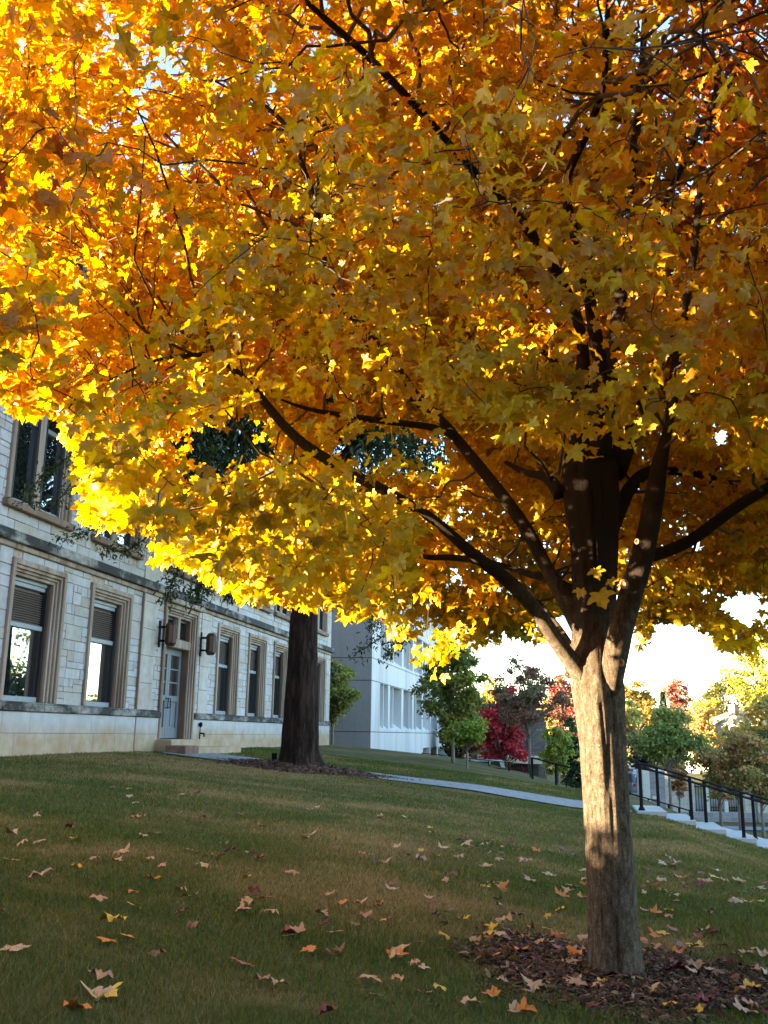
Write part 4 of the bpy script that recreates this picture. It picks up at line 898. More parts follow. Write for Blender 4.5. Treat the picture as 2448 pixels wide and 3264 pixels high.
def conifer(p, h, r):
    t = thing('conifer_tree', p, 'slim dark conifer tip behind the bright green tree', 'tree'); q = MB(); q.tube([(0, 0, -.1), (0, 0, h)], [.15, .02], 6); q.build('trunk', MAT['twig'], t)
    m_ = 2600; z = rng.random(m_) ** 1.3; a = rng.random(m_) * 6.28; lay = 1 - .45 * ((z * 14) % 1); rr = r * 2.2 * (1 - z) * lay * np.sqrt(rng.random(m_))
    P = np.stack([rr * np.cos(a), rr * np.sin(a), .8 + z * (h - .8)], 1); T = np.stack([np.cos(a), np.sin(a), -.3 + 0 * a], 1)
    diamonds_np(P, T, rng.normal(0, .3, (m_, 3)) + np.array([0, 0, 1]), np.full(m_, .34), palette(m_, EVG + [(.04, .07, .03)], [1, 1, 1]), MAT['tree'], 'crown', t, .5)
conifer(p, h, r)
# outside the frame: mirrored trees, then evergreens and a hedge added to block light
def off(x, y): return (x, y, float(ground(x, y)))
tree('offframe_evergreen_oak', off(26.5, 52), 9.6, 4.6, EVG + [(.05, .07, .025)], [2, 2, 1], 'broad evergreen oak out on the slope, mirrored in the first window', trunk_r=.3, bottom=.12, n=13000, leaf=.26, seed=31, lumps=50, tmat='oakbark')
tree('autumn_tree', off(35, 58), 6.6, 4.5, [(.42, .26, .05), (.36, .24, .05)], [1, 1], 'low golden tree on the slope, mirrored in the second window', trunk_r=.2, bottom=.1, n=6000, leaf=.3, seed=32)
tree('autumn_tree', off(25, 62), 7.5, 3.6, [(.42, .24, .05), (.20, .18, .04)], [2, 1], 'golden tree far down the slope, mirrored in the narrow windows', trunk_r=.2, bottom=.1, n=6000, leaf=.3, seed=33)
tree('offframe_evergreen_oak', off(-11.8, -1.6), 7.4, 2.5, EVG, [1, 1], 'unseen dense evergreen added to shade the near maple crown, farther from the building', trunk_r=.25, bottom=.26, n=15000, leaf=.26, seed=34, lumps=60, tmat='oakbark')  # this and the next evergreen are added to shade the near crown
tree('offframe_evergreen_oak', off(-12.8, 0.4), 6.3, 1.1, EVG, [1, 1], 'unseen slender evergreen added to shade the near maple crown, nearer the building', trunk_r=.2, bottom=.26, n=12000, leaf=.24, seed=35, lumps=50, tmat='oakbark')
for k, (x_, y_, hh_, rr_) in enumerate(((-9, -13, 14, 4.2), (-1.5, -15, 15, 4.8), (6.5, -14, 14, 4.6), (14, -11, 13, 4.2), (-3, -24, 17, 5.5), (9, -24, 17, 5.5))):  # unseen evergreens added to cut skylight from behind the viewer
    tree('offframe_evergreen_oak', off(x_, y_), hh_, rr_, EVG, [1, 1], ('%s unseen evergreen oak added behind the viewer to dim skylight' % ('first', 'second', 'third', 'fourth', 'fifth', 'sixth')[k]), trunk_r=.3, bottom=.06, n=11000, leaf=.42, seed=40 + k, lumps=50, tmat='oakbark', group='unseen trees added behind the viewer')
def hedge():  # unseen hedge added as a blocker for the low sun
    y0, y1, x, top = -16.0, 15.5, -8.9, 2.64
    t = thing('added_hedge', off(x, y0), 'unseen tall evergreen hedge added to keep low sun off the lawn', 'hedge'); o = np.array(off(x, y0))
    q = MB(); q.box(-.42, .42, 0, y1 - y0, -.5, top - .22 - o[2]); q.build('added_hedge_core', MAT['gap'], t)
    m_ = 26000; P = np.stack([rng.uniform(-.6, .6, m_), rng.uniform(-.1, y1 - y0 + .1, m_), rng.uniform(0, 1, m_) ** .6 * (top - o[2])], 1); P[:, 2] += .12 * (vnoise(P[:, 1] * 1.6, P[:, 0], 61) - .5) * (P[:, 2] > 1.2)
    diamonds_np(P, rng.normal(0, 1, (m_, 3)), rng.normal(0, 1, (m_, 3)), rng.uniform(.08, .16, m_), palette(m_, EVG, [1, 1]), MAT['tree'], 'foliage', t, .9)
hedge()  # unseen, added to block the low sun

# ------------------------------------------------------------------ stairs, handrails, lower walk, wall and fence
def stairs():
    o = np.array(wp(0, 0, 0)); t = thing('concrete_stairs', wp(-.6, 11, 0), 'pale concrete stairs descending from the path, edged by black handrails', 'stairs', rz=FROOT_ROT)
    base = wp(-.6, 11, 0)
    q = MB(); r_ = MB(); run, rise = .56, .153
    for k in range(14):
        z = .065 - k * rise; d0 = k * run - .15                     # local -y runs down the slope
        q.bbox(-1.05, .62, -(d0 + run) - .02, -d0, z - .10, z, .012); r_.box(-1.03, .60, -(d0 + run), -d0 - .01, z - .8, z - .101)
    q.build('tread', MAT['walk'], t); r_.build('riser', MAT['riser'], t)
    return base
SBASE = stairs()
def handrail(s, label, t0=10.95, t1=18.2, step=.95, hgt=.92, phase=0):
    base = wp(s, t0, float(ground(*wp(s, t0)[:2]))); t = thing('stair_handrail', base, label, 'handrail', 'black handrails beside the stairs')
    pts = []
    for tt in np.arange(t0 + phase, t1, step):
        z = .065 - .273 * max(0, tt - 11.0); g = wp(s, tt, z)
        pts.append(g); q = MB(); b = g - base
        q.lathe([(.07, b[2] - .02), (.07, b[2] + .02), (.045, b[2] + .06), (.036, b[2] + .08), (.034, b[2] + hgt)], b[0], b[1], 10); q.build('post', MAT['iron'], t)
    for zz in (hgt, hgt - .085):
        q = MB(); pp = [wp(s, tt, .065 - .273 * max(0, tt - 11.0) + zz) - base for tt in np.arange(t0 - .1, t1, .35)]; q.tube(pp, .017, 8); q.build('rail', MAT['iron'], t, smooth=True)
handrail(-1.5, 'nearer black double railed handrail beside the concrete stairs', step=.97)
handrail(-.12, 'farther black double railed handrail beside the concrete stairs', step=.97, phase=.45)
# lower walk and street
def edge(pxs): return [hit(a, b) for a, b in pxs]
a = hit(2275, 2634); b = hit(2446, 2694)
d = unit((b - a)[None])[0]; nrm_ = np.array([-d[1], d[0], 0])
strip('sidewalk', [a + d * k for k in np.arange(-.5, 14, .6)], [a + d * k + nrm_ * (1.7 + .02 * k) for k in np.arange(-.5, 14, .6)], MAT['walk'], .04)
WY = 50.0
wl_ = at(2090, 2560, WY); wl_[2] = float(ground(wl_[0], wl_[1]))
strip('lower_path', [np.array([x, 46.0 - (x - 10) * .10, 0]) for x in np.arange(11, 40, 1.0)], [np.array([x, 47.8 - (x - 10) * .10, 0]) for x in np.arange(9, 40, 1.0)], MAT['paver'], .04)
rp = [at(2030, 2500, y) for y in np.arange(52, 200, 4)]
strip('road', [np.array([p_[0] - 2.6, p_[1], 0]) for p_ in rp], [np.array([p_[0] + 4.4, p_[1], 0]) for p_ in rp], MAT['road'], .05)
strip('street', [np.array([x, 60.0, 0]) for x in np.arange(16, 60, 2.0)], [np.array([x, 68.0, 0]) for x in np.arange(16, 60, 2.0)], MAT['road'], .055)

def bp(px, y, lift=0): p_ = at(px, 2500, y); return np.array([p_[0], p_[1], float(ground(p_[0], p_[1])) + lift])
def zat(px, py, y): return at(px, py, y)[2]
W0 = bp(2062, WY); ZT_ = zat(2090, 2458, WY)
GP = thing('stone_pier', W0, 'grey stone gate pier with pale end block and flat cap', 'pier')
x = lambda px: at(px, 2500, WY)[0] - W0[0]
hh = ZT_ - W0[2]
q = MB(); q.bbox(x(2040), x(2063), -.5, .6, -1.2, hh + .12, .02); q.build('end_block', MAT['cap'], GP)
q = MB(); q.box(x(2063) + .002, x(2112), -.42, .5, -1.2, hh); q.build('stone_face', MAT['greystone'], GP)
q = MB(); q.bbox(x(2063) + .003, x(2114), -.47, .55, hh + .001, hh + .08, .02); q.build('cap', MAT['cap'], GP)
q = MB(); q.box(x(2070), x(2083), -.445, -.42, hh - 1.35, hh - 1.2); q.build('plaque', MAT['cap'], GP)
BW = thing('block_wall', bp(2110, WY + .3), 'low wall of pale stone blocks with square pilasters', 'wall', None); bo = np.array(BW.location)
xb = lambda px: at(px, 2500, WY + .3)[0] - bo[0]
hb = zat(2160, 2492, WY + .3) - bo[2]
q = MB(); q.box(xb(2116), xb(2205), -.15, .35, -1.5, hb); q.box(xb(2365), xb(2600), -.15, .35, -1.5, hb - .15); q.build('panel', MAT['block'], BW)
for a_, b_, e in ((2112, 2126, 0), (2160, 2168, 0), (2196, 2207, .02), (2364, 2376, .03)):
    q = MB(); q.bbox(xb(a_), xb(b_), -.25, .45, -1.5, hb + .05 + e, .02); q.build('pilaster', MAT['block'], BW)
q = MB(); q.bbox(xb(2113), xb(2206), -.27, .47, hb + .075, hb + .17, .02); q.bbox(xb(2364), xb(2600), -.27, .47, hb + .09, hb + .17, .02); q.build('coping', MAT['cap'], BW)
q = MB(); q.box(xb(2113), xb(2600), -.32, .2, -1.5, zat(2300, 2588, WY + .3) - bo[2]); q.build('base_course', MAT['greystone'], BW)
IFN = thing('iron_fence', bp(2205, WY + .35), 'black iron picket fence panels between pale square posts', 'fence'); io = np.array(IFN.location); xi = lambda px: at(px, 2500, WY + .35)[0] - io[0]
zb = zat(2250, 2592, WY + .35) - io[2]; zt_ = zat(2250, 2500, WY + .35) - io[2]
for px in (2248, 2307, 2363): q = MB(); q.bbox(xi(px - 6), xi(px + 6), -.2, .2, -1.2, zt_ + .05, .02); q.build('post', MAT['cap'], IFN)
for a_, b_ in ((2207, 2242), (2254, 2301), (2313, 2357)):
    q = MB(); n_ = int((xi(b_) - xi(a_)) / .115)
    for k in range(n_ + 1): xx = xi(a_) + (xi(b_) - xi(a_)) * k / n_; q.box(xx - .012, xx + .012, -.012, .012, zb + .05, zt_ + .05)
    for z in (zb + .15, zt_ - .12): q.box(xi(a_), xi(b_), -.02, .02, z - .02, z + .02)
    q.build('picket_panel', MAT['iron'], IFN)
# thin rails further down the hill
def raillen(name, pts, hgt, npost, label, cat, pick=0, thick=.018, bars=(1.0,)):
    P0 = np.array(pts[0]); t = thing(name, P0, label, cat); P = np.array(pts) - P0; d_ = np.r_[0, np.cumsum(np.linalg.norm(np.diff(P, axis=0), axis=1))]
    f = lambda k: np.array([np.interp(k, d_, P[:, i]) for i in range(3)])
    for h_ in bars: q = MB(); q.tube([p_ + np.array([0, 0, hgt * h_]) for p_ in P], thick, 6); q.build('rail', MAT['iron'], t)
    for k in np.linspace(0, d_[-1], npost): p_ = f(k); q = MB(); q.tube([p_ + np.array([0, 0, -.2]), p_ + np.array([0, 0, hgt])], thick * 1.5, 6); q.build('post', MAT['iron'], t)
    if pick:
        q = MB()
        for k in np.linspace(0, d_[-1], pick): p_ = f(k); q.tube([p_ + np.array([0, 0, .08]), p_ + np.array([0, 0, hgt])], thick * .5, 4)
        q.build('picket_panel', MAT['iron'], t)
def gline(pxy, n=8):
    P = np.array([hit(*v) for v in pxy]); d_ = np.linspace(0, 1, n); s_ = np.linspace(0, 1, len(P)); Q = np.stack([np.interp(d_, s_, P[:, i]) for i in range(3)], 1); Q[:, 2] = ground(Q[:, 0], Q[:, 1]); return Q
def yline(a, b, ya, yb, n=8):              # (px,py) of the foot at distance y
    A_, B_ = at(*a, ya), at(*b, yb); return [A_ * (1 - k) + B_ * k for k in np.linspace(0, 1, n)]
raillen('iron_fence', yline((1440, 2438), (1690, 2466), 40, 36), .32, 5, 'low thin black picket railing along the far edge of the lawn', 'fence', pick=70, bars=(.2, 1.0), thick=.016)
raillen('iron_fence', yline((1345, 2424), (1440, 2434), 56, 54), .42, 4, 'thin black railing before the concrete building garage openings', 'fence', pick=26, bars=(.15, 1.0), thick=.02)
raillen('stair_handrail', yline((1697, 2470), (1860, 2520), 34, 30), .58, 3, 'distant black handrail left of the sunlit trunk', 'handrail', bars=(1.0,), thick=.03)
raillen('iron_fence', yline((1805, 2508), (1870, 2528), 31, 29), .16, 5, 'short knee high railing behind the sunlit trunk', 'fence', pick=14, bars=(1.0,), thick=.012)
raillen('stair_handrail', yline((2005, 2545), (2200, 2602), 33, 31), .17, 7, 'thin low handrail down the slope behind the stairs', 'handrail', bars=(1.0,), thick=.022)
# lamp post and utility pole
LP = hit(1729, 2470); lt = thing('lamp_post', LP, 'black lamp post with a lantern head beside the dark bush', 'lamp post'); LHt = zat(1729, 2377, LP[1]) - LP[2]
q = MB(); q.lathe([(.10, -.1), (.10, .15), (.05, .22), (.035, .5), (.03, LHt * .62), (.05, LHt * .63)], 0, 0, 10); q.build('post', MAT['iron'], lt)
q = MB(); q.lathe([(.06, LHt * .64), (.12, LHt * .84), (.12, LHt * .845)], 0, 0, 6); q.build('lantern', MAT['white'], lt)
q = MB(); q.lathe([(.16, LHt * .85), (.15, LHt * .87), (.05, LHt * .95), (.01, LHt)], 0, 0, 8)
for k in range(6): a_ = k * math.pi / 3; q.tube([(.062 * math.cos(a_), .062 * math.sin(a_), LHt * .635), (.125 * math.cos(a_), .125 * math.sin(a_), LHt * .85)], .012, 4)
q.build('lantern_cap', MAT['iron'], lt)
UP = bp(1742, 52); ut = thing('utility_pole', UP, 'weathered wooden pole behind the lamp post', 'pole'); uh = zat(1742, 2300, 52) - UP[2]
q = MB(); q.tube([(0, 0, -.3), (0, 0, uh)], [.11, .09], 8); q.build('shaft', MAT['gbark'], ut); q = MB(); q.box(-.5, .5, -.05, .05, uh - .5, uh - .38); q.build('crossarm', MAT['gbark'], ut)
FL = hit(874, 2436); ft = thing('ground_light', FL, 'small dark uplight box on the grass beside the oak trunk', 'light'); q = MB(); q.bbox(-.06, .06, -.05, .05, 0.03, .25, .01); q.build('housing', MAT['iron'], ft); q = MB(); q.box(-.02, .02, -.02, .02, -.05, .03); q.build('stake', MAT['iron'], ft)

# ------------------------------------------------------------------ brown house by the red maple, gabled house on the hill
BH = bp(1690, 78); bt = thing('brown_building', BH, 'low brown building of wood siding and dark rubble stone behind the crimson maple', 'building')
xh = lambda px: at(px, 2400, 78)[0] - BH[0]; zh = lambda py: zat(1690, py, 78) - BH[2]
q = MB(); q.box(xh(1500), xh(1684), 0, 9, -1, zh(2255)); q.build('wall', MAT['wood'], bt)
q = MB(); q.box(xh(1684) + .01, xh(1735), -.3, 9, -1, zh(2262)); q.build('stone_wall', MAT['rubble'], bt)
q = MB(); q.bbox(xh(1495), xh(1738), -.8, 9.4, zh(2255) + .01, zh(2245), .03); q.build('roof', MAT['dark'], bt)
q = MB(); q.bbox(xh(1520), xh(1702), -4.0, -.02, zh(2431), zh(2412), .03); q.box(xh(1520), xh(1706), -4.15, -.02, zh(2412) + .003, zh(2408)); q.build('canopy', MAT['cream'], bt)
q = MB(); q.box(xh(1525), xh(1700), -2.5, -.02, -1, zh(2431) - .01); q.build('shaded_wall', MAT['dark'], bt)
q = MB(); q.box(xh(1672), xh(1682), -.04, -.0, -1, zh(2300)); q.build('door', MAT['fdark'], bt)
HS = bp(2432, 112); ht = thing('gabled_house', HS, 'white house with pale green hipped roofs and a brick chimney on the hill', 'house', rz=R(25))
xg = lambda px: at(px, 2400, 112)[0] - at(2360, 2400, 112)[0]; zg = lambda py: zat(2360, py, 112) - HS[2]
E_ = zg(2308)
q = MB(); q.box(xg(2298), xg(2540), 0, 10, -1.5, E_); q.build('wall', MAT['white'], ht)
q = MB()
def hip(x0, x1, y0, y1, z0, z1, inset, ov=.35):
    x0 -= ov; x1 += ov; y0 -= ov; y1 += ov; m_ = (y0 + y1) / 2; q.add([(x0, y0, z0), (x1, y0, z0), (x1, y1, z0), (x0, y1, z0), (x0 + inset, m_, z1), (x1 - inset, m_, z1)], [(0, 1, 5, 4), (1, 2, 5), (2, 3, 4, 5), (3, 0, 4), (0, 3, 2, 1)])
hip(xg(2298), xg(2345), -.1, 4.0, E_ + .01, zg(2278), .9); hip(xg(2360), xg(2480), 1, 9.5, E_ + .02, zg(2256), 2.2)
rf = q.build('roof', MAT['roof'], ht)
q = MB(); q.prism([(xg(2395), E_ + .03), (xg(2452), E_ + .03), (xg(2423), zg(2272))], -.8, 3.5); q.build('gable_roof', MAT['roof'], ht)
q = MB(); q.prism([(xg(2402), E_ + .05), (xg(2446), E_ + .05), (xg(2423), zg(2279))], -.85, -.79); q.build('gable_end', MAT['white'], ht)
q = MB(); q.lathe([(.95, -1.5), (.95, E_ - .35)], xg(2338), -.9, 12); q.build('turret', MAT['white'], ht)
q = MB(); q.lathe([(1.15, E_ - .34), (.55, E_ + .9), (.03, zg(2271))], xg(2338), -.9, 12); q.build('turret_roof', MAT['roof'], ht)
q = MB(); q.box(xg(2351), xg(2370), 3.2, 4.2, E_ + .3, zg(2246)); q.bbox(xg(2350), xg(2371), 3.1, 4.3, zg(2246) + .003, zg(2243), .03); q.build('chimney', MAT['chim'], ht)
for px in (2306, 2318, 2410, 2432):
    q = MB(); q.box(xg(px), xg(px + 9), -.05 - .03, -.004, E_ - 1.9, E_ - .5); w_ = q.build('window', MAT['white'], ht); q = MB(); q.box(xg(px + 1), xg(px + 8), -.10, -.082, E_ - 1.8, E_ - .6); q.build('pane', MAT['dglass'], w_)

# ------------------------------------------------------------------ parked cars
def car(pos, rz, color, label, suv=True, group='cars parked far beyond the lawn'):
    t = thing('parked_car', pos, label, 'car', group, rz); pm, n, l, b = newmat('car_paint'); b.inputs['Base Color'].default_value = (*color, 1); b.inputs['Roughness'].default_value = .25; b.inputs['Coat Weight'].default_value = .5
    q = MB(); top = 1.68 if suv else 1.45
    q.prism([(-2.25, .38), (2.2, .38), (2.28, .62), (2.2, .88), (1.15, 1.0), (-2.15, 1.02), (-2.3, .8), (-2.3, .5)], -.88, .88)
    q.prism([(1.05, .99), (.45, top - .04), (.2, top), (-1.85, top), (-2.05, top - .06), (-2.18, 1.0)], -.74, .74); q.build('body', pm, t)
    q = MB()
    for sy in (-1, 1):
        y0, y1 = (.741, .755) if sy > 0 else (-.755, -.741)
        q.prism([(.86, 1.05), (.42, top - .12), (-.45, top - .1), (-.45, 1.05)], y0, y1); q.prism([(-.53, 1.05), (-.53, top - .1), (-1.25, top - .1), (-1.25, 1.05)], y0, y1); q.prism([(-1.33, 1.05), (-1.33, top - .1), (-1.8, top - .1), (-2.0, 1.05)], y0, y1)
    q.add([(1.02, -.66, 1.05), (1.02, .66, 1.05), (.52, .6, top - .07), (.52, -.6, top - .07)], [(0, 1, 2, 3)]); q.add([(-2.19, -.64, 1.08), (-2.19, .64, 1.08), (-2.08, .58, top - .12), (-2.08, -.58, top - .12)], [(0, 3, 2, 1)])
    q.build('windows', MAT['dglass'], t)
    for sx, sy in ((1.4, -1), (1.4, 1), (-1.4, -1), (-1.4, 1)):
        q = MB(); ring = [(sx + .33 * math.cos(a_), .33 + .33 * math.sin(a_)) for a_ in np.linspace(0, 2 * math.pi, 15)[:-1]]; q.prism(ring, sy * .9 - .09, sy * .9 + .02 if sy > 0 else sy * .9 + .09); w_ = q.build('wheel', MAT['fdark'], t)
        q = MB(); q.prism([(sx + .18 * math.cos(a_), .33 + .18 * math.sin(a_)) for a_ in np.linspace(0, 2 * math.pi, 11)[:-1]], sy * .93 - .02, sy * .93 + .02); q.build('rim', MAT['fgrey'], w_)
    tl = plain('tail_lamp_red', (.35, .01, .01), .3, bmp=0)
    for sy in (-1, 1):
        q = MB(); q.bbox(-2.33, -2.27, sy * .72 - .1, sy * .72 + .1, .78, .98, .01); q.build('tail_light', tl, t); q = MB(); q.bbox(2.2, 2.27, sy * .66 - .14, sy * .66 + .14, .72, .86, .01); q.build('headlight', MAT['white'], t)
    return t
def cpos(px, roof_py, y, hgt=1.68):           # slide along the sight line until the wheels touch the ground
    was = False
    for yy in np.arange(52, 150, .5):
        p_ = at(px, roof_py, yy); under = bool(p_[2] - hgt <= ground(p_[0], p_[1]) + .06)
        if under and was: break
        was = was or not under
    return np.array([p_[0], p_[1], float(ground(p_[0], p_[1])) + .06])
car(cpos(1489, 2420, 60), R(172), (.55, .57, .60), 'silver wagon parked behind the lawn below the crimson maple')
car(cpos(2021, 2460, 84), R(93), (.16, .19, .24), 'grey blue car parked nearest behind the first handrail post')
car(cpos(2015, 2446, 95), R(93), (.05, .02, .03), 'dark maroon car parked between the grey blue and the white car')
car(cpos(2010, 2434, 107), R(93), (.6, .6, .6), 'white car parked third up the street')
car(cpos(2002, 2416, 125), R(93), (.02, .02, .02), 'black car parked farthest up the street')

# ------------------------------------------------------------------ mulch and grass
def chips(name, c, rx, ry, n, sz, cols, wts, mound=.05):
    a = rng.random(n) * 6.28; r = np.sqrt(rng.random(n)) * (1 + .12 * np.sin(a * 3 + 1) + .1 * np.sin(a * 7)) * (1 + .32 * (rng.random(n) ** 3)); X = c[0] + rx * r * np.cos(a); Y = c[1] + ry * r * np.sin(a)
    Z = ground(X, Y) + mound * np.maximum(0, 1 - r ** 2) + rng.uniform(.0, .03, n)
    P = np.stack([X, Y, Z], 1); T = rng.normal(0, 1, (n, 3)) * np.array([1, 1, .35]); Nn = rng.normal(0, .45, (n, 3)) + np.array([0, 0, 1])
    col = palette(n, cols, wts, .25)
    T = unit(T); Nn = unit(Nn - T * (Nn * T).sum(1, keepdims=True)); B = np.cross(T, Nn); L = sz * rng.uniform(.4, 1.6, (n, 1)); W = L * rng.uniform(.12, .38, (n, 1)); H = W * .4
    cs = [(-1, -1, 0), (1, -1, 0), (1, 1, 0), (-1, 1, 0), (-.8, -.6, 1), (.8, -.6, 1), (.8, .6, 1), (-.8, .6, 1)]
    V = np.stack([P + T * L * .5 * k[0] + B * W * .5 * k[1] + Nn * H * k[2] for k in cs], 1).reshape(-1, 3); b = (np.arange(n) * 8)[:, None, None]
    F = (b + np.array([[4, 5, 6, 7], [0, 1, 5, 4], [1, 2, 6, 5], [2, 3, 7, 6], [3, 0, 4, 7]])[None]).reshape(-1, 4)
    o = mesh_np(name, V, F, MAT['chip'], None, np.repeat(col, 8, 0)); tag(o, kind='stuff')
    # soil sheet beneath
    q = []; m_ = 48; rings = 7; Vs = [(c[0], c[1], float(ground(c[0], c[1])) + mound + .004)]
    for k in range(1, rings + 1):
        for j in range(m_):
            an = 2 * math.pi * j / m_; r_ = .93 * k / rings * (1 + .12 * math.sin(an * 3 + 1) + .1 * math.sin(an * 7) + .10 * math.sin(an * 19 + 2)); xx, yy = c[0] + rx * r_ * math.cos(an), c[1] + ry * r_ * math.sin(an); Vs.append((xx, yy, float(ground(xx, yy)) + mound * max(0, 1 - r_ ** 2) + .004))
    Fs = [(0, 1 + j, 1 + (j + 1) % m_, 1 + (j + 1) % m_) for j in range(m_)]
    qq = MB(); qq.v = Vs; qq.c = [(1, 1, 1, 1)] * len(Vs); qq.f = [(0, 1 + j, 1 + (j + 1) % m_) for j in range(m_)] + [(1 + k * m_ + j, 1 + k * m_ + (j + 1) % m_, 1 + (k + 1) * m_ + (j + 1) % m_, 1 + (k + 1) * m_ + j) for k in range(rings - 1) for j in range(m_)]
    qq.f = [tuple(reversed(f)) if False else f for f in qq.f]; qq.m = [0] * len(qq.f)
    s_ = qq.build(name + '_soil', plain(name + '_soil', cols[0], .95, var=.4, scale=25, bmp=.6, dist=.02), None, smooth=True); tag(s_, kind='structure')
MR = (.92, .80)
chips('wood_mulch', TRUNK + np.array([.03, -.05, 0]), MR[0], MR[1], 9000, .042, [(.045, .026, .018), (.085, .048, .032), (.14, .088, .058), (.23, .165, .11)], [5, 5, 2, .8], mound=.03)
chips('straw_mulch', OAK + np.array([.15, -.1, 0]), 1.75, 1.0, 7000, .075, [(.075, .040, .026), (.12, .065, .042), (.17, .10, .065)], [4, 4, 2], mound=.12)
def grass():
    N_ = 1150000; y = 3.2 + 36 * rng.random(N_) ** 2.0; half = y * .43 + .5; x = rng.uniform(-1, 1, N_) * half
    s, t = st(x, y)
    dm = ((x - TRUNK[0]) / MR[0]) ** 2 + ((y - TRUNK[1]) / MR[1]) ** 2; do = ((x - OAK[0]) / 1.5) ** 2 + ((y - OAK[1]) / .8) ** 2
    ok = (t > .08) & (t < 17) & (dm > rng.uniform(.55, 1.1, N_)) & (do > rng.uniform(.5, 1.0, N_)) & ~((s > PS0 - .03) & (s < PS1 + .03)) & ~((t > 10.8) & (s > -1.9)) & (s < 7)
    ok &= ~((t < 1.0) & (s > -1.3) & (s < 2.6))
    ok &= rng.random(N_) < (.55 + .55 * vnoise(x * 1.8, y * 1.8, 71))
    x, y = x[ok], y[ok]; n = len(x); z = ground(x, y); d = np.hypot(x, y)
    dry = dryness(x, y); h = rng.uniform(.014, .050, n) * (1 - .35 * dry) * (.75 + .5 * vnoise(x * .9, y * .9, 73)); w = .0016 * np.maximum(1, d / 4.2) * rng.uniform(.8, 1.5, n)
    a = rng.random(n) * 6.28; lean = rng.normal(0, .55, (n, 2)) * h[:, None]
    bx, by = np.cos(a) * w, np.sin(a) * w
    V = np.stack([np.stack([x - bx, y - by, z - .003], 1), np.stack([x + bx, y + by, z - .003], 1), np.stack([x + lean[:, 0], y + lean[:, 1], z + h], 1)], 1).reshape(-1, 3)
    F = np.arange(n * 3).reshape(-1, 3)
    g = np.array([(.050, .086, .018), (.072, .106, .023), (.112, .122, .032), (.18, .148, .060), (.27, .205, .10)])
    q = np.clip(rng.random(n) * .55 + .45 * vnoise(x * .5 + 8, y * .75 + 2, 75) + .50 * dry - .10, 0, .999)
    col = g[np.clip((q * 5).astype(int), 0, 4)] * np.array([1.16, 1.12, 1.0]) * (1 + rng.normal(0, .18, (n, 1)))
    o = mesh_np('grass', V, F, MAT['grass'], None, np.repeat(np.clip(col, .004, .5), 3, 0)); tag(o, kind='stuff')
grass()

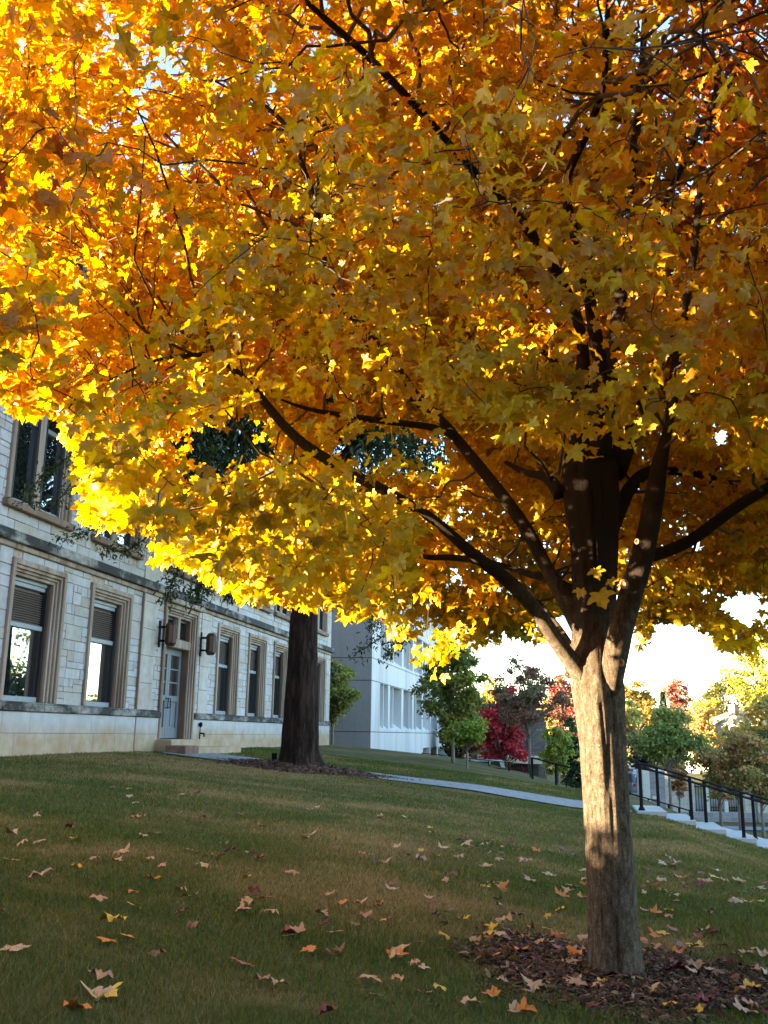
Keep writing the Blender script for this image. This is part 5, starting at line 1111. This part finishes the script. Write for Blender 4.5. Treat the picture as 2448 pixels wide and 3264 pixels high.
# ------------------------------------------------------------------ fallen leaves, each one an object
def fallen():
    r_ = random.Random(21)
    kinds = {'pale tan': (.47, .31, .185), 'pinkish tan': (.42, .245, .16), 'brown': (.20, .10, .055), 'orange': (.50, .18, .035), 'golden yellow': (.58, .38, .05), 'red': (.24, .045, .035), 'dark red': (.14, .022, .025), 'lime green': (.28, .34, .05)}
    wts = [29, 18, 14, 15, 13, 6, 5, 1.2]
    mats = {}
    for k, c in kinds.items():
        m, n, l, b = newmat('fallen_leaf_' + k.replace(' ', '_')); vec = coords(n, l); t = noise(n, l, vec, 30, 3); rp = ramp(n, [(.3, tuple(v * .65 for v in c)), (.7, tuple(min(1, v * 1.15) for v in c))]); l.new(t.outputs[0], rp.inputs[0]); l.new(rp.outputs[0], b.inputs['Base Color']); b.inputs['Roughness'].default_value = .7; mats[k] = m
    forms = {'flat': (.06, .05, .06), 'cupped': (.22, -.38, .12), 'curled': (.12, .62, .16), 'crumpled': (.35, .25, .26), 'folded': (.62, .1, .12)}
    meshes = {}
    def lm(kind, form, v):
        if (kind, form, v) in meshes: return meshes[(kind, form, v)]
        fo, cu, jit = forms[form]; g = np.random.default_rng(v * 97 + len(form) * 11 + len(kind))
        q = LEAF2 * np.array([1, 1]); r2 = q[:, 0] ** 2 + (q[:, 1] - .3) ** 2; z = fo * np.abs(q[:, 0]) * .8 - cu * r2 * .7 + jit * g.normal(size=NL) * np.sqrt(r2)
        V = np.stack([q[:, 0], q[:, 1] - .4, z - z.min() + .02], 1)
        o = mesh_np('maple_leaf', V, LTRI, mats[kind]); st_ = MB()
        me_ = o.data; bpy.data.objects.remove(o); meshes[(kind, form, v)] = me_; return me_
    pts = []; tries = 0
    while len(pts) < 298 and tries < 60000:
        tries += 1; u = r_.random()
        if u < .36: x, y = TRUNK[0] + r_.gauss(.15, 1.35), TRUNK[1] + r_.gauss(-.1, 1.1)
        elif u < .66: x, y = r_.uniform(.3, 6.0), r_.uniform(5.2, 12)
        else: x, y = r_.uniform(-4.2, 4), 4.0 + 9.5 * r_.random() ** 1.5
        if math.hypot(x - TRUNK[0], y - TRUNK[1]) < .24: continue
        z = float(ground(x, y)); px, py, dz = proj(np.array([[x, y, z]]))
        if not (-10 < px[0] < 1668 and py[0] < 2205 and dz[0] > 1): continue
        s_, t_ = st(x, y)
        if t_ > 10.6 and s_ > -2.2: continue
        if abs(px[0] - 1331) < 50 and y > TRUNK[1]: continue
        if any(math.hypot(x - p[0], y - p[1]) < .055 for p in pts): continue
        pts.append((x, y, z, px[0], py[0]))
    info = []
    for x, y, z, px, py in pts:
        kind = r_.choices(list(kinds), wts)[0]; form = r_.choices(list(forms), [22, 22, 22, 22, 12])[0]; v = r_.randrange(5); onm = ((x - TRUNK[0]) / MR[0]) ** 2 + ((y - TRUNK[1]) / MR[1]) ** 2 < 1
        info.append([x, y, z, px, py, kind, form, v, onm])
    labels = []
    for i, a in enumerate(info):
        dx = a[0] - TRUNK[0]; dy = a[1] - TRUNK[1]
        if a[8]: where = 'on mulch ' + ('left of' if dx < -.15 else 'right of' if dx > .15 else 'before') + ' the trunk'
        elif math.hypot(dx, dy) < 1.5: where = 'just ' + ('left of' if dx < -.3 else 'right of' if dx > .3 else 'beyond') + ' the mulch'
        elif a[0] > 2.6: where = 'on the slope toward the stairs' if a[1] > 7.5 else 'on grass right of the trunk'
        elif a[1] > 9.5: where = 'on grass toward the oak'
        elif a[0] < -1.2: where = 'on grass toward the windows' if a[1] > 6 else 'on the nearest left grass'
        else: where = 'on grass left of the maple' if a[1] > 6 else 'on the nearest middle grass'
        ds = sorted((math.hypot(a[0] - b[0], a[1] - b[1]), j) for j, b in enumerate(info) if j != i); nb = info[ds[0][1]]
        rel = 'left of' if nb[3] - a[3] > abs(nb[4] - a[4]) else 'right of' if a[3] - nb[3] > abs(nb[4] - a[4]) else 'behind' if a[4] < nb[4] else 'before'
        labels.append([f"{a[6]} {a[5]} leaf {where}", f"{rel} {nb[5]} one"]); assert len(' '.join(labels[-1]).split()) <= 16, labels[-1]
    from collections import Counter
    cnt = Counter(l_[0] for l_ in labels); full = [l_[0] if cnt[l_[0]] == 1 else ', '.join(l_) for l_ in labels]
    for i, a in enumerate(info):
        o = bpy.data.objects.new('maple_leaf', lm(a[5], a[6], a[7])); COL.objects.link(o); sc = r_.uniform(.058, .100) * (1.0 if a[5] != 'brown' else .8)
        o.scale = (sc, sc, sc); o.rotation_euler = (r_.gauss(0, .19), r_.gauss(0, .19), r_.uniform(0, 6.28)); o.location = (a[0], a[1], a[2] + (.044 if a[8] else .024))
        tag(o, full[i], 'leaf', 'fallen maple leaves')
fallen()
